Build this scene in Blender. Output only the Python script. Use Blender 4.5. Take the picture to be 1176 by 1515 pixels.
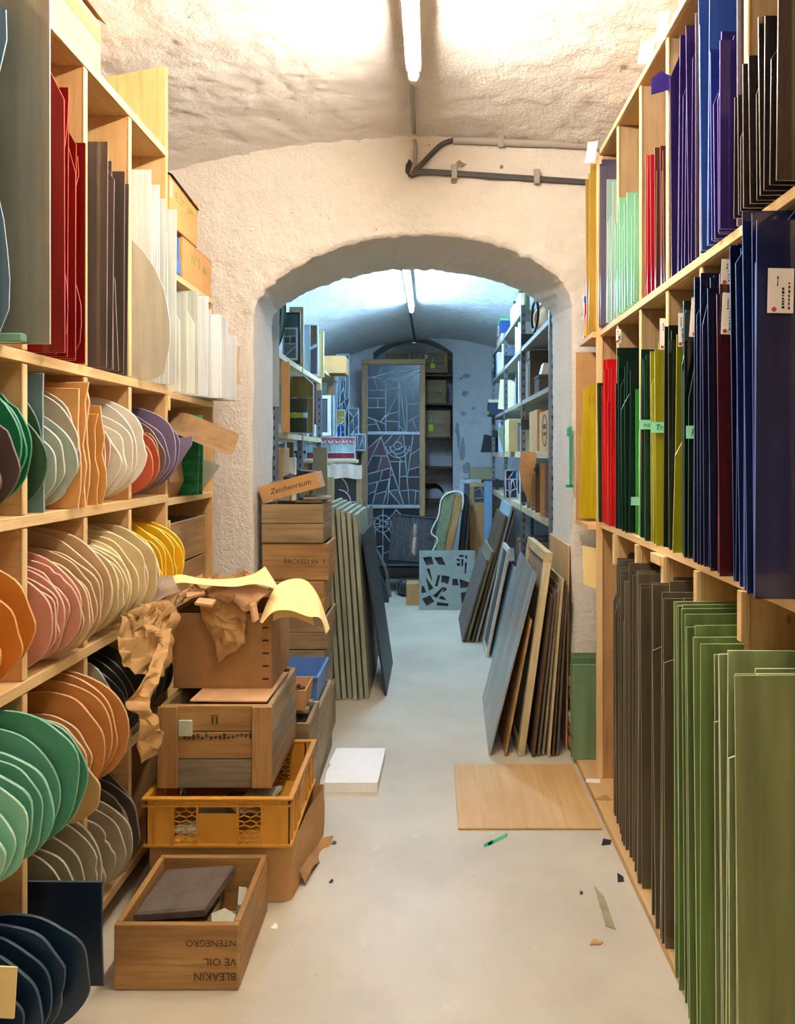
import bpy, bmesh, math, random
from mathutils import Vector, Matrix, noise, geometry
for _o in list(bpy.data.objects):
    bpy.data.objects.remove(_o)
SC = bpy.context.scene
COL = SC.collection
PI = math.pi
# ------------------------------------------------------------------ camera, world, exposure
FPX, VX, VY, EYE = 1100.0, 640.0, 672.0, 1.465      # focal length and vanishing point in photo pixels, eye height
cam = bpy.data.cameras.new('camera')
cam.sensor_fit = 'HORIZONTAL'; cam.sensor_width = 36.0
cam.lens = 36.0 * FPX / 1176.0
cam.shift_x = -(VX - 588.0) / 1176.0
cam.shift_y = -(757.5 - VY) / 1176.0
cam.clip_start = 0.02
cam_o = bpy.data.objects.new('camera', cam); COL.objects.link(cam_o)
cam_o.location = (0, 0, EYE); cam_o.rotation_euler = (PI / 2, 0, 0)
SC.camera = cam_o
wd = bpy.data.worlds.new('world'); SC.world = wd; wd.use_nodes = True
wd.node_tree.nodes['Background'].inputs[0].default_value = (0.9, 0.95, 1, 1)
wd.node_tree.nodes['Background'].inputs[1].default_value = 0.3
SC.view_settings.view_transform = 'Standard'; SC.view_settings.look = 'None'
SC.view_settings.gamma = 1; SC.view_settings.use_curve_mapping = False
SC.view_settings.exposure = 3.25
NEAR_LAMP, FAR_LAMP = 25.0, 32.0                      # tube emission strengths
NEAR_COL, FAR_COL = (1.0, 0.925, 0.82), (0.37, 0.67, 1.0)

# ------------------------------------------------------------------ colour and materials
def C(h, k=1.0):
    h = h.lstrip('#'); r = []
    for i in (0, 2, 4):
        c = int(h[i:i + 2], 16) / 255.0
        c = c / 12.92 if c <= 0.04045 else ((c + 0.055) / 1.055) ** 2.4
        r.append(c * k)
    return (r[0], r[1], r[2], 1.0)
_M = {}
def newmat(name):
    m = bpy.data.materials.new(name); m.use_nodes = True
    nt = m.node_tree; b = nt.nodes['Principled BSDF']
    return m, nt, b
def node(nt, t, **kw):
    n = nt.nodes.new(t)
    for k, v in kw.items(): setattr(n, k, v)
    return n
def ramp(nt, fac, stops):
    r = node(nt, 'ShaderNodeValToRGB')
    e = r.color_ramp.elements
    while len(e) < len(stops): e.new(0.5)
    for i, (p, c) in enumerate(stops):
        e[i].position = p; e[i].color = c
    nt.links.new(fac, r.inputs[0]); return r.outputs[0]
def mixc(nt, fac, a, b, mode='MIX'):
    m = node(nt, 'ShaderNodeMix', data_type='RGBA', blend_type=mode)
    for sock, v in ((m.inputs[0], fac), (m.inputs[6], a), (m.inputs[7], b)):
        if hasattr(v, 'is_linked') or hasattr(v, 'links'): nt.links.new(v, sock)
        else: sock.default_value = v
    return m.outputs[2]
def noise_t(nt, vec, scale, detail=4, rough=0.6):
    n = node(nt, 'ShaderNodeTexNoise'); n.inputs['Scale'].default_value = scale
    n.inputs['Detail'].default_value = detail; n.inputs['Roughness'].default_value = rough
    nt.links.new(vec, n.inputs['Vector']); return n.outputs['Fac']
def mapped(nt, out, sc):
    m = node(nt, 'ShaderNodeMapping'); m.inputs['Scale'].default_value = sc
    nt.links.new(out, m.inputs['Vector']); return m.outputs[0]
def bump(nt, b, h, strength, dist=0.01):
    bp = node(nt, 'ShaderNodeBump'); bp.inputs['Strength'].default_value = strength; bp.inputs['Distance'].default_value = dist
    nt.links.new(h, bp.inputs['Height']); nt.links.new(bp.outputs[0], b.inputs['Normal'])
def objrand(nt):
    return node(nt, 'ShaderNodeObjectInfo').outputs['Random']
def wood(name, base, dark=None, knots=True, rough=0.6, var=0.25, grain=1.0):
    """wood with the grain along UV u (metres)"""
    if name in _M: return _M[name]
    m, nt, b = newmat(name); base = C(base); dark = C(dark) if dark else tuple(x * 0.55 for x in base[:3]) + (1,)
    uv = node(nt, 'ShaderNodeUVMap').outputs[0]
    oi = node(nt, 'ShaderNodeObjectInfo')
    off = node(nt, 'ShaderNodeVectorMath', operation='MULTIPLY_ADD')
    off.inputs[1].default_value = (1, 1, 1)
    comb = node(nt, 'ShaderNodeCombineXYZ'); sc7 = node(nt, 'ShaderNodeMath', operation='MULTIPLY'); sc7.inputs[1].default_value = 37.0
    nt.links.new(oi.outputs['Random'], sc7.inputs[0]); nt.links.new(sc7.outputs[0], comb.inputs[0]); nt.links.new(sc7.outputs[0], comb.inputs[1])
    nt.links.new(uv, off.inputs[0]); nt.links.new(comb.outputs[0], off.inputs[2])
    v = mapped(nt, off.outputs[0], (3.0, 55.0, 1))
    n1 = noise_t(nt, v, 1.0 * grain, 5, 0.65)
    c = ramp(nt, n1, [(0.30, dark), (0.52, base), (0.8, tuple(min(1, x * 1.12) for x in base[:3]) + (1,))])
    c = mixc(nt, 0.8, base, c)
    n2 = noise_t(nt, mapped(nt, off.outputs[0], (1.5, 5.0, 1)), 1.6, 3)
    c = mixc(nt, ramp(nt, n2, [(0.35, (0.6, 0.6, 0.6, 1)), (0.65, (0, 0, 0, 1))]), c, dark)
    if knots:
        vo = node(nt, 'ShaderNodeTexVoronoi'); vo.inputs['Scale'].default_value = 4.0
        nt.links.new(mapped(nt, off.outputs[0], (1.0, 2.2, 1)), vo.inputs['Vector'])
        k = ramp(nt, vo.outputs['Distance'], [(0.03, (0.85, 0.85, 0.85, 1)), (0.075, (0, 0, 0, 1))])
        c = mixc(nt, k, c, tuple(x * 0.35 for x in base[:3]) + (1,))
    hv = node(nt, 'ShaderNodeHueSaturation')
    mr = node(nt, 'ShaderNodeMapRange'); mr.inputs[3].default_value = 1 - var; mr.inputs[4].default_value = 1 + var * 0.5
    nt.links.new(oi.outputs['Random'], mr.inputs[0]); nt.links.new(mr.outputs[0], hv.inputs['Value']); nt.links.new(c, hv.inputs['Color'])
    nt.links.new(hv.outputs[0], b.inputs['Base Color'])
    b.inputs['Roughness'].default_value = rough
    bump(nt, b, n1, 0.18, 0.004)
    _M[name] = m; return m
def plain(name, col, rough=0.5, metal=0.0, var=0.12, nscale=14.0, mott=0.25, bmp=0.1, coat=0.0, spec=0.5, dark=None):
    """mottled single-colour surface in object space"""
    if name in _M: return _M[name]
    m, nt, b = newmat(name); c0 = C(col)
    tc = node(nt, 'ShaderNodeTexCoord').outputs['Object']
    n1 = noise_t(nt, tc, nscale, 5, 0.65)
    dk = C(dark) if dark else tuple(x * (1 - mott * 1.5) for x in c0[:3]) + (1,)
    c = ramp(nt, n1, [(0.28, dk), (0.55, c0)])
    hv = node(nt, 'ShaderNodeHueSaturation')
    mr = node(nt, 'ShaderNodeMapRange'); mr.inputs[3].default_value = 1 - var; mr.inputs[4].default_value = 1 + var
    nt.links.new(objrand(nt), mr.inputs[0]); nt.links.new(mr.outputs[0], hv.inputs['Value']); nt.links.new(c, hv.inputs['Color'])
    nt.links.new(hv.outputs[0], b.inputs['Base Color'])
    b.inputs['Roughness'].default_value = rough; b.inputs['Metallic'].default_value = metal
    b.inputs['Coat Weight'].default_value = coat; b.inputs['Coat Roughness'].default_value = 0.15
    b.inputs['Specular IOR Level'].default_value = spec
    if bmp: bump(nt, b, n1, bmp, 0.004)
    _M[name] = m; return m
def sheetglass(name, col, alpha=0.9, rough=0.12, var=0.2, streak=0.35, tint=None):
    """coloured sheet glass: dusty coloured reflection over a tinted see-through body"""
    if name in _M: return _M[name]
    m, nt, b = newmat(name); c0 = C(col)
    tc = node(nt, 'ShaderNodeTexCoord').outputs['Object']
    n1 = noise_t(nt, mapped(nt, tc, (14, 14, 0.9)), 1.0, 4, 0.6)
    n2 = noise_t(nt, tc, 3.0, 3, 0.6)
    dk = tuple(x * (1 - streak) for x in c0[:3]) + (1,); lt = tuple(min(1, x * (1 + streak * 0.7) + 0.004) for x in c0[:3]) + (1,)
    c = ramp(nt, n1, [(0.30, dk), (0.70, lt)])
    c = mixc(nt, ramp(nt, n2, [(0.4, (0, 0, 0, 1)), (0.75, (0.5, 0.5, 0.5, 1))]), c, dk)
    hv = node(nt, 'ShaderNodeHueSaturation')
    mr = node(nt, 'ShaderNodeMapRange'); mr.inputs[3].default_value = 1 - var; mr.inputs[4].default_value = 1 + var
    nt.links.new(objrand(nt), mr.inputs[0]); nt.links.new(mr.outputs[0], hv.inputs['Value']); nt.links.new(c, hv.inputs['Color'])
    nt.links.new(hv.outputs[0], b.inputs['Base Color'])
    b.inputs['Roughness'].default_value = rough; b.inputs['Coat Weight'].default_value = 0.35 if rough < .2 else 0.04; b.inputs['Coat Roughness'].default_value = 0.04
    if alpha < 1:
        tr = node(nt, 'ShaderNodeBsdfTransparent'); t = C(tint) if tint else tuple(min(1, x ** 0.6) for x in c0[:3]) + (1,)
        tr.inputs[0].default_value = t
        mx = node(nt, 'ShaderNodeMixShader'); mx.inputs[0].default_value = alpha
        nt.links.new(tr.outputs[0], mx.inputs[1]); nt.links.new(b.outputs[0], mx.inputs[2])
        nt.links.new(mx.outputs[0], nt.nodes['Material Output'].inputs['Surface'])
    _M[name] = m; return m
def emit(name, col, s):
    m, nt, b = newmat(name)
    b.inputs['Base Color'].default_value = (1, 1, 1, 1)
    b.inputs['Emission Color'].default_value = tuple(col) + (1,); b.inputs['Emission Strength'].default_value = s
    return m
def plaster(name, base, grime, rough_bump=1.0):
    m, nt, b = newmat(name); c0 = C(base)
    tc = node(nt, 'ShaderNodeTexCoord').outputs['Object']
    n1 = noise_t(nt, tc, 55, 6, 0.7); n2 = noise_t(nt, tc, 9, 4, 0.6); n3 = noise_t(nt, tc, 1.7, 4, 0.6)
    c = ramp(nt, n2, [(0.25, C(grime)), (0.5, c0)])
    c = mixc(nt, ramp(nt, n3, [(0.35, (0.45, 0.45, 0.45, 1)), (0.6, (0, 0, 0, 1))]), c, C(grime))
    vo = node(nt, 'ShaderNodeTexVoronoi'); vo.inputs['Scale'].default_value = 9
    nt.links.new(mapped(nt, tc, (1, 1, 1.4)), vo.inputs['Vector'])
    pit_shade = ramp(nt, vo.outputs['Distance'], [(0.02, (1, 1, 1, 1)), (0.055, (0, 0, 0, 1))])  # shade of small pits painted as dark specks in the colour
    c = mixc(nt, mixc(nt, 0.75, (0, 0, 0, 1), pit_shade), c, C('8a7a68'))
    nt.links.new(c, b.inputs['Base Color']); b.inputs['Roughness'].default_value = 0.9
    b.inputs['Specular IOR Level'].default_value = 0.2
    ad = node(nt, 'ShaderNodeMath', operation='ADD'); nt.links.new(n1, ad.inputs[0]); nt.links.new(n2, ad.inputs[1])
    bump(nt, b, ad.outputs[0], min(1, 0.75 * rough_bump), 0.022)
    return m

# ------------------------------------------------------------------ mesh builder
class MB:
    def __init__(s): s.v = []; s.f = []; s.m = []; s.uv = []; s.sm = []
    def add(s, vs, fs, m=0, smooth=False, axis=None, M=None):
        b = len(s.v)
        if M is not None: vs = [M @ Vector(p) for p in vs]
        vs = [Vector(p) for p in vs]
        if axis is None:
            ext = [max(p[i] for p in vs) - min(p[i] for p in vs) for i in range(3)]
            axis = ext.index(max(ext))
        o = [i for i in range(3) if i != axis]
        s.v += vs; s.uv += [(p[axis], p[o[0]] + p[o[1]]) for p in vs]
        for k, f in enumerate(fs):
            s.f.append([b + i for i in f]); s.m.append(m[k] if isinstance(m, (list, tuple)) else m); s.sm.append(smooth)
        return s
    def box(s, x0, x1, y0, y1, z0, z1, ch=0.0, m=0, axis=None, M=None):
        x0, x1 = min(x0, x1), max(x0, x1); y0, y1 = min(y0, y1), max(y0, y1); z0, z1 = min(z0, z1), max(z0, z1)
        if ch <= 0:
            v = [(x, y, z) for x in (x0, x1) for y in (y0, y1) for z in (z0, z1)]
            f = [(0, 1, 3, 2), (4, 6, 7, 5), (0, 4, 5, 1), (2, 3, 7, 6), (0, 2, 6, 4), (1, 5, 7, 3)]
            return s.add(v, f, m, False, axis, M)
        ch = min(ch, (x1 - x0) * .45, (y1 - y0) * .45, (z1 - z0) * .45)
        v = []; idx = {}
        lo = (x0, y0, z0); hi = (x1, y1, z1)
        for c in [(a, b, d) for a in (0, 1) for b in (0, 1) for d in (0, 1)]:
            for k in range(3):
                p = []
                for i in range(3):
                    e = hi[i] if c[i] else lo[i]
                    if i != k: e += -ch if c[i] else ch
                    p.append(e)
                idx[(c, k)] = len(v); v.append(p)
        f = []
        def quad(k, side):
            o = [i for i in range(3) if i != k]; r = []
            for a, b in ((0, 0), (1, 0), (1, 1), (0, 1)):
                c = [0, 0, 0]; c[k] = side; c[o[0]] = a; c[o[1]] = b; r.append(idx[(tuple(c), k)])
            return r
        for k in range(3):
            for sd in (0, 1): f.append(quad(k, sd))
        for k in range(3):                                   # edges along axis k
            o = [i for i in range(3) if i != k]
            for a in (0, 1):
                for b in (0, 1):
                    c0 = [0, 0, 0]; c0[o[0]] = a; c0[o[1]] = b; c1 = list(c0); c1[k] = 1
                    f.append([idx[(tuple(c0), o[0])], idx[(tuple(c0), o[1])], idx[(tuple(c1), o[1])], idx[(tuple(c1), o[0])]])
        for c in [(a, b, d) for a in (0, 1) for b in (0, 1) for d in (0, 1)]:
            f.append([idx[(c, k)] for k in range(3)])
        return s.add(v, f, m, False, axis, M)
    def prism(s, pts, t0, t1, mf=0, me=0, plane='xz', M=None, smooth=False, axis=None):
        """polygon PTS (2d) extruded across the plane from t0 to t1"""
        n = len(pts)
        def mk(a, b, t): return {'xz': (a, t, b), 'xy': (a, b, t), 'yz': (t, a, b)}[plane]
        v = [mk(a, b, t0) for a, b in pts] + [mk(a, b, t1) for a, b in pts]
        f = [list(range(n)), list(range(2 * n - 1, n - 1, -1))] + [[i, (i + 1) % n, n + (i + 1) % n, n + i] for i in range(n)]
        return s.add(v, f, [mf, mf] + [me] * n, smooth, axis, M)
    def tube(s, path, r, n=8, m=0, cap=True, M=None):
        path = [Vector(p) for p in path]; v = []; f = []
        rs = r if isinstance(r, (list, tuple)) else [r] * len(path)
        up = None
        for i, p in enumerate(path):
            t = (path[min(i + 1, len(path) - 1)] - path[max(i - 1, 0)])
            if t.length < 1e-9: t = Vector((0, 0, 1))
            t.normalize()
            if up is None: up = t.orthogonal().normalized()
            else:
                up = up - t * up.dot(t)
                up = up.normalized() if up.length > 1e-6 else t.orthogonal().normalized()
            w = t.cross(up)
            for k in range(n):
                a = 2 * PI * k / n; v.append(p + (up * math.cos(a) + w * math.sin(a)) * rs[i])
        for i in range(len(path) - 1):
            for k in range(n):
                f.append([i * n + k, i * n + (k + 1) % n, (i + 1) * n + (k + 1) % n, (i + 1) * n + k])
        if cap: f.append(list(range(n))[::-1]); f.append([(len(path) - 1) * n + k for k in range(n)])
        return s.add(v, f, m, True, None, M)
    def grid(s, fn, nu, nv, m=0, smooth=True, M=None):
        v = [fn(i / nu, j / nv) for i in range(nu + 1) for j in range(nv + 1)]
        f = [[i * (nv + 1) + j, (i + 1) * (nv + 1) + j, (i + 1) * (nv + 1) + j + 1, i * (nv + 1) + j + 1] for i in range(nu) for j in range(nv)]
        return s.add(v, f, m, smooth, None, M)
    def lathe(s, prof, n=20, m=0, M=None):
        v = []; f = []
        for r, z in prof:
            for k in range(n): v.append((r * math.cos(2 * PI * k / n), r * math.sin(2 * PI * k / n), z))
        for i in range(len(prof) - 1):
            for k in range(n): f.append([i * n + k, i * n + (k + 1) % n, (i + 1) * n + (k + 1) % n, (i + 1) * n + k])
        f.append(list(range(n))[::-1]); f.append([(len(prof) - 1) * n + k for k in range(n)])
        return s.add(v, f, m, True, None, M)
    def mesh(s, name, mats):
        me = bpy.data.meshes.new(name)
        me.from_pydata([tuple(p) for p in s.v], [], s.f)
        for m in (mats if isinstance(mats, (list, tuple)) else [mats]): me.materials.append(m)
        me.polygons.foreach_set('material_index', s.m); me.polygons.foreach_set('use_smooth', s.sm)
        uvl = me.uv_layers.new(name='UVMap')
        li = [0] * len(me.loops); me.loops.foreach_get('vertex_index', li)
        uvl.data.foreach_set('uv', [c for i in li for c in s.uv[i]])
        me.update(); return me
    def build(s, name, mats, parent=None, loc=(0, 0, 0), rot=(0, 0, 0)):
        o = bpy.data.objects.new(name, s.mesh(name, mats)); COL.objects.link(o)
        o.location = loc; o.rotation_euler = rot
        if parent is not None: o.parent = parent
        return o
def fixn(o):
    bm = bmesh.new(); bm.from_mesh(o.data); bmesh.ops.recalc_face_normals(bm, faces=bm.faces); bm.to_mesh(o.data); bm.free(); return o
def tag(o, label, cat, group=None):
    o['label'] = label; o['category'] = cat; o['kind'] = 'thing'
    if group: o['group'] = group
    return o
def thing(name, label, cat, loc=(0, 0, 0), rot=(0, 0, 0), group=None):
    o = bpy.data.objects.new(name, None); COL.objects.link(o); o.empty_display_size = 0.05
    o.location = loc; o.rotation_euler = rot
    return tag(o, label, cat, group)
def struct(o): o['kind'] = 'structure'; return o
def stuff(o): o['kind'] = 'stuff'; return o
def P(px, py, d): return Vector(((px - VX) / FPX * d, d, EYE - (py - VY) / FPX * d))
def X(px, d): return (px - VX) / FPX * d
def Z(py, d): return EYE - (py - VY) / FPX * d
def text(s, size, mat, parent, loc, rot, name='lettering', align='LEFT', ext=0.0, shear=0.0):
    cu = bpy.data.curves.new(name, 'FONT'); cu.body = s; cu.size = size; cu.align_x = align; cu.extrude = ext; cu.shear = shear
    cu.resolution_u = 2; cu.materials.append(mat)
    tmp = bpy.data.objects.new(name, cu); COL.objects.link(tmp)
    me = bpy.data.meshes.new_from_object(tmp.evaluated_get(bpy.context.evaluated_depsgraph_get())); me.name = name
    bpy.data.objects.remove(tmp); bpy.data.curves.remove(cu)
    o = bpy.data.objects.new(name, me); COL.objects.link(o); o.location = loc; o.rotation_euler = rot; o['kind'] = 'stuff'
    if parent is not None: o.parent = parent
    return o
ORD = ['nearest', 'second', 'third', 'fourth', 'fifth', 'sixth', 'seventh', 'eighth', 'ninth', 'tenth', 'eleventh', 'twelfth', 'thirteenth', 'fourteenth']
def nth(i): return 'nearest' if i == 0 else ORD[i] + ' from near end'
# ------------------------------------------------------------------ palette
PINE = wood('pine', 'e6bd82', 'cf9a58', var=0.06)
PINE_EDGE = wood('pine_edge', 'efcf98', 'dcae70', knots=False, var=0.05)
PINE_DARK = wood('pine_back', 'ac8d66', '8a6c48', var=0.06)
CRATE = wood('crate_wood', 'c29558', '885c32', var=0.16)
CRATE_OLD = wood('crate_wood_aged', 'b0946a', '735a3c', var=0.2)
CRATE_GREY = wood('crate_wood_grey', '9a8a70', '63553f', var=0.15)
PLY = wood('plywood', 'd9b27c', 'c49a62', knots=False, var=0.05, grain=0.6)
FRAMEWOOD = wood('frame_wood', 'c49a68', '9a7246', var=0.12)
CREAMWOOD = wood('cream_painted_wood', 'd9c8a0', 'a89468', knots=False, var=0.08)
DARKWOOD = wood('dark_wood', '6e5238', '3c2c1e', knots=False, var=0.2)
SLATWOOD = wood('grey_green_painted_wood', 'a8a890', '84846e', knots=False, var=0.06)
CARD = plain('cardboard', 'c9985f', rough=0.85, mott=0.12, nscale=9)
CARD_LT = plain('cardboard_light', 'd8a878', rough=0.85, mott=0.10, nscale=9)
CARD_DK = plain('cardboard_dark', 'a87c4c', rough=0.88, mott=0.14, nscale=9)  # darker brown cardboard
KRAFT = plain('kraft_paper', 'bd9159', rough=0.8, mott=0.16, nscale=16, bmp=0.3)
CREAMCARD = plain('cream_card', 'f0d592', rough=0.6, mott=0.06, nscale=5)
WHITEPAPER = plain('white_paper', 'f0ece4', rough=0.8, mott=0.05)
STYRO = plain('styrofoam', 'f4f1ee', rough=0.75, mott=0.05, nscale=60, bmp=0.5)
YPLASTIC = plain('amber_plastic', 'd99a35', rough=0.42, mott=0.08, nscale=10, var=0.02, coat=0.15)
BLUEPL = plain('blue_plastic', '5f86c4', rough=0.4, mott=0.06, var=0.04)
STEEL = plain('grey_steel', '7e858a', rough=0.45, metal=0.6, mott=0.15, var=0.05)
STEEL_DK = plain('dark_steel', '3a3f44', rough=0.5, metal=0.4, mott=0.2, var=0.05)
ZINC = plain('zinc_came', 'b6c4cc', rough=0.4, metal=0.35, mott=0.1)
LEADC = plain('lead_came', 'b4c6d2', rough=.5, metal=0.1, mott=0.1)
BLACK = plain('black_matt', '1c1c1e', rough=0.6, mott=0.2)
CABLE = plain('dark_cable', '4e4a46', rough=0.5, mott=0.1)
PIPE = plain('grey_pvc_conduit', 'a89f94', rough=0.5, mott=0.05)
INK = plain('black_ink', '2a211b', rough=0.7, mott=0.1, bmp=0)
INKB = plain('brown_stencil_ink', '4a3524', rough=0.8, mott=0.2, bmp=0)
INKG = plain('green_marker', '7aa04a', rough=0.7, mott=0.05, bmp=0)
GREENINK = plain('green_chalk', '3aa877', rough=0.8, mott=0.1, bmp=0)
REDDOT = plain('red_dot', 'c03434', rough=0.6, mott=0.02, bmp=0)
MINT = plain('mint_tape', '8fe6c0', rough=0.4, mott=0.04, bmp=0)
NEON = plain('neon_tag', 'c8f020', rough=0.6, mott=0.03, bmp=0, var=0.02)
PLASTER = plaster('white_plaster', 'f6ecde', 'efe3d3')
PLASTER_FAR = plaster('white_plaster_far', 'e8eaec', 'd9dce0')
CEILP = plaster('ceiling_plaster', 'f9f1e7', 'f2e8dc', 1.1)
BRICKM = plain('brick_red', 'b5694a', rough=0.9, mott=0.3, nscale=30, bmp=0.5)
BRICKW = plain('brick_limewashed', 'd8c6b0', rough=0.9, mott=0.2, nscale=30, bmp=0.5)
def _floor():
    m, nt, b = newmat('floor_paint')
    tc = node(nt, 'ShaderNodeTexCoord').outputs['Object']
    n1 = noise_t(nt, tc, 1.6, 5, 0.6); n2 = noise_t(nt, tc, 11, 5, 0.7)
    c = ramp(nt, n1, [(0.3, C('b9ad98')), (0.6, C('cdc2ac'))])
    c = mixc(nt, ramp(nt, n2, [(0.62, (0, 0, 0, 1)), (0.72, (0.5, 0.5, 0.5, 1))]), c, C('ddd6c8'))
    vo = node(nt, 'ShaderNodeTexVoronoi'); vo.inputs['Scale'].default_value = 6; nt.links.new(tc, vo.inputs['Vector'])
    c = mixc(nt, ramp(nt, vo.outputs['Distance'], [(0.012, (0.6, 0.6, 0.6, 1)), (0.03, (0, 0, 0, 1))]), c, C('6e665a'))
    nt.links.new(c, b.inputs['Base Color'])
    b.inputs['Roughness'].default_value = 0.42; b.inputs['Specular IOR Level'].default_value = 0.35
    bump(nt, b, n2, 0.06, 0.004)
    return m
FLOORM = _floor()

# ------------------------------------------------------------------ room shell
YW, YW2, YFAR = 3.68, 4.30, 9.40           # arch wall front / back, far wall
XLW, XRW = -1.56, 1.26
def ceil_near(x, y=3.68): return 3.035 - 0.10 * x * x + 0.16 * max(0, 1 - ((y - .9) / 2.8) ** 2)  # lengthwise rise shaped so the ceiling catches more lamp light
def ceil_far(x): return 2.93 - 0.20 * x * x
def nz(p, s, a): return noise.noise(Vector(p) * s) * a
b = MB(); b.box(XLW - .1, XRW + .1, -2.4, 10.1, -0.1, 0.0)
struct(b.build('floor', FLOORM))
def cg(x0, x1, y0, y1, fn, nx, ny, amp):
    def f(u, v):
        x = x0 + (x1 - x0) * u; y = y0 + (y1 - y0) * v
        p = (x, y, 0)
        d = nz(p, 9, amp) + nz(p, 23, amp * .6) - max(0, nz((x, y, 7), 31, 1) - .25) * amp * 1.6
        return (x, y, (fn(x, y) if fn is ceil_near else fn(x)) - d)
    return MB().grid(f, nx, ny)
b = cg(XLW - .1, XRW + .1, -2.3, YW + .05, ceil_near, 190, 380, 0.010)
b.box(XLW - .1, XRW + .1, -2.3, YW + .05, 3.25, 3.3)
struct(b.build('ceiling', CEILP))
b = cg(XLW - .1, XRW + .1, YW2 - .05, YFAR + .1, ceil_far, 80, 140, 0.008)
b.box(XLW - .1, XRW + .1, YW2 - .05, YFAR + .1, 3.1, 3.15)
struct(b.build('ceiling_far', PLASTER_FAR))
for nm, x0, x1, y0, y1, m in (('wall_left', XLW - .1, XLW, -2.4, YW, PLASTER), ('wall_right', XRW, XRW + .1, -2.4, YW, PLASTER),
                              ('wall_rear', XLW - .1, XRW + .1, -2.4, -2.3, PLASTER),
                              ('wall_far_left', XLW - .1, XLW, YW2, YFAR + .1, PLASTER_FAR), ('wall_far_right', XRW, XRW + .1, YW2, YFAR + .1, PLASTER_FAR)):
    struct(MB().box(x0, x1, y0, y1, 0, 3.25).build(nm, m))
# the arch wall: front loop and back loop of the opening
front = [(374, 470), (377, 452), (388, 434), (405, 417), (425, 402), (450, 388), (485, 371), (520, 360), (560, 352), (600, 348), (640, 347), (680, 351), (715, 357), (750, 367), (780, 380), (810, 397), (830, 414), (842, 432), (846, 452), (847, 470)]
back = [(403, 482), (404, 468), (412, 457), (424, 449), (440, 440), (462, 429), (490, 419), (520, 410), (550, 404), (580, 400), (610, 399), (640, 400), (670, 403), (700, 408), (730, 415), (755, 424), (780, 436), (800, 450), (815, 464), (818, 482)]
fl = [(X(a, YW), Z(c, YW)) for a, c in front]; bl = [(X(a, YW2), Z(c, YW2)) for a, c in back]
def smooth_pts(pts, n):
    r = []
    for i in range(n):
        t = i / (n - 1) * (len(pts) - 1); k = min(int(t), len(pts) - 2); u = t - k
        p0, p1, p2, p3 = pts[max(k - 1, 0)], pts[k], pts[k + 1], pts[min(k + 2, len(pts) - 1)]
        r.append(tuple(0.5 * (2 * p1[q] + (p2[q] - p0[q]) * u + (2 * p0[q] - 5 * p1[q] + 4 * p2[q] - p3[q]) * u * u + (3 * p1[q] - p0[q] - 3 * p2[q] + p3[q]) * u ** 3) for q in range(len(p0))))
    return r
def loop_full(arch, nj=24):
    a = smooth_pts(arch, 130)
    L = [(a[0][0], a[0][1] * i / nj) for i in range(nj)] ; R = [(a[-1][0], a[-1][1] * (1 - i / nj)) for i in range(1, nj + 1)]
    return L + a + R
FL, BL = loop_full(fl), loop_full(bl)
def ragged(L, a, sd): return [(x + nz((i * .31, sd, 1), 1, a), z + (nz((i * .37, sd, 5), 1, a) if 20 < i < len(L) - 21 else 0)) for i, (x, z) in enumerate(L)]
FL, BL = ragged(FL, .014, 2), ragged(BL, .014, 9)
N = len(FL)
def outer(i):                                 # matching outer boundary of the wall front
    x, z = FL[i]
    if i < 24: return (XLW - .05, z)
    if i > N - 25: return (XRW + .05, z)
    t = (i - 24) / (N - 49)
    # walk up the left edge, over the ceiling, down the right edge
    za, zb = fl[0][1], fl[-1][1]; top = 3.06; l1 = top - za; l2 = XRW - XLW + .1; l3 = top - zb; s = t * (l1 + l2 + l3)
    if s < l1: return (XLW - .05, za + s)
    if s < l1 + l2: return (XLW - .05 + s - l1, top)
    return (XRW + .05, top - (s - l1 - l2))
b = MB(); M_ = 40
def wf(u, v):
    i = round(u * (N - 1)); x0, z0 = FL[i]; x1, z1 = outer(i)
    t = v ** 1.25
    x = x0 + (x1 - x0) * t; z = z0 + (z1 - z0) * t
    e = max(0, 1 - v * 14)
    n = nz((x, 0, z), 7, .008) + nz((x, 3, z), 19, .007) + nz((x, 5, z), 45, .005)
    return (x, YW + n + .016 * e * e, z)
b.grid(wf, N - 1, M_)
def sof(u, v):
    i = round(u * (N - 1)); x = FL[i][0] + (BL[i][0] - FL[i][0]) * v; z = FL[i][1] + (BL[i][1] - FL[i][1]) * v
    y = YW + .016 + (YW2 - YW - .016) * v
    k = nz((x, y, z), 11, .007) + nz((x, y, z), 33, .003); k *= min(1, v * 8)
    cx, cz = -.1, min(z, 1.8)
    d = Vector((x - cx, 0, z - cz)); d = d.normalized() if d.length > .01 else Vector((0, 0, 1))
    return (x + d.x * k, y, z + d.z * k)
b.grid(sof, N - 1, 12)
def wb(u, v):
    i = round(u * (N - 1)); x0, z0 = BL[i]; x1, z1 = outer(i)
    return (x0 + (x1 - x0) * v, YW2, z0 + (z1 - z0) * v)
b.grid(wb, N - 1, 3)
arch = struct(b.build('wall_arch', PLASTER))
# bricks laid bare at the foot of the right jamb
rnd = random.Random(5)
for k in range(9):
    z0 = 0.02 + k * 0.058
    if z0 > 0.47: break
    w = rnd.uniform(.09, .15); x0 = .655 + rnd.uniform(0, .02) + .004 * k
    bb = MB(); bb.box(x0, x0 + w, YW - .045 + rnd.uniform(0, .012), YW + .05, z0, z0 + .048, ch=.009)
    bb.build('brick', BRICKM if k in (0, 1, 4) else BRICKW, arch)
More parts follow.
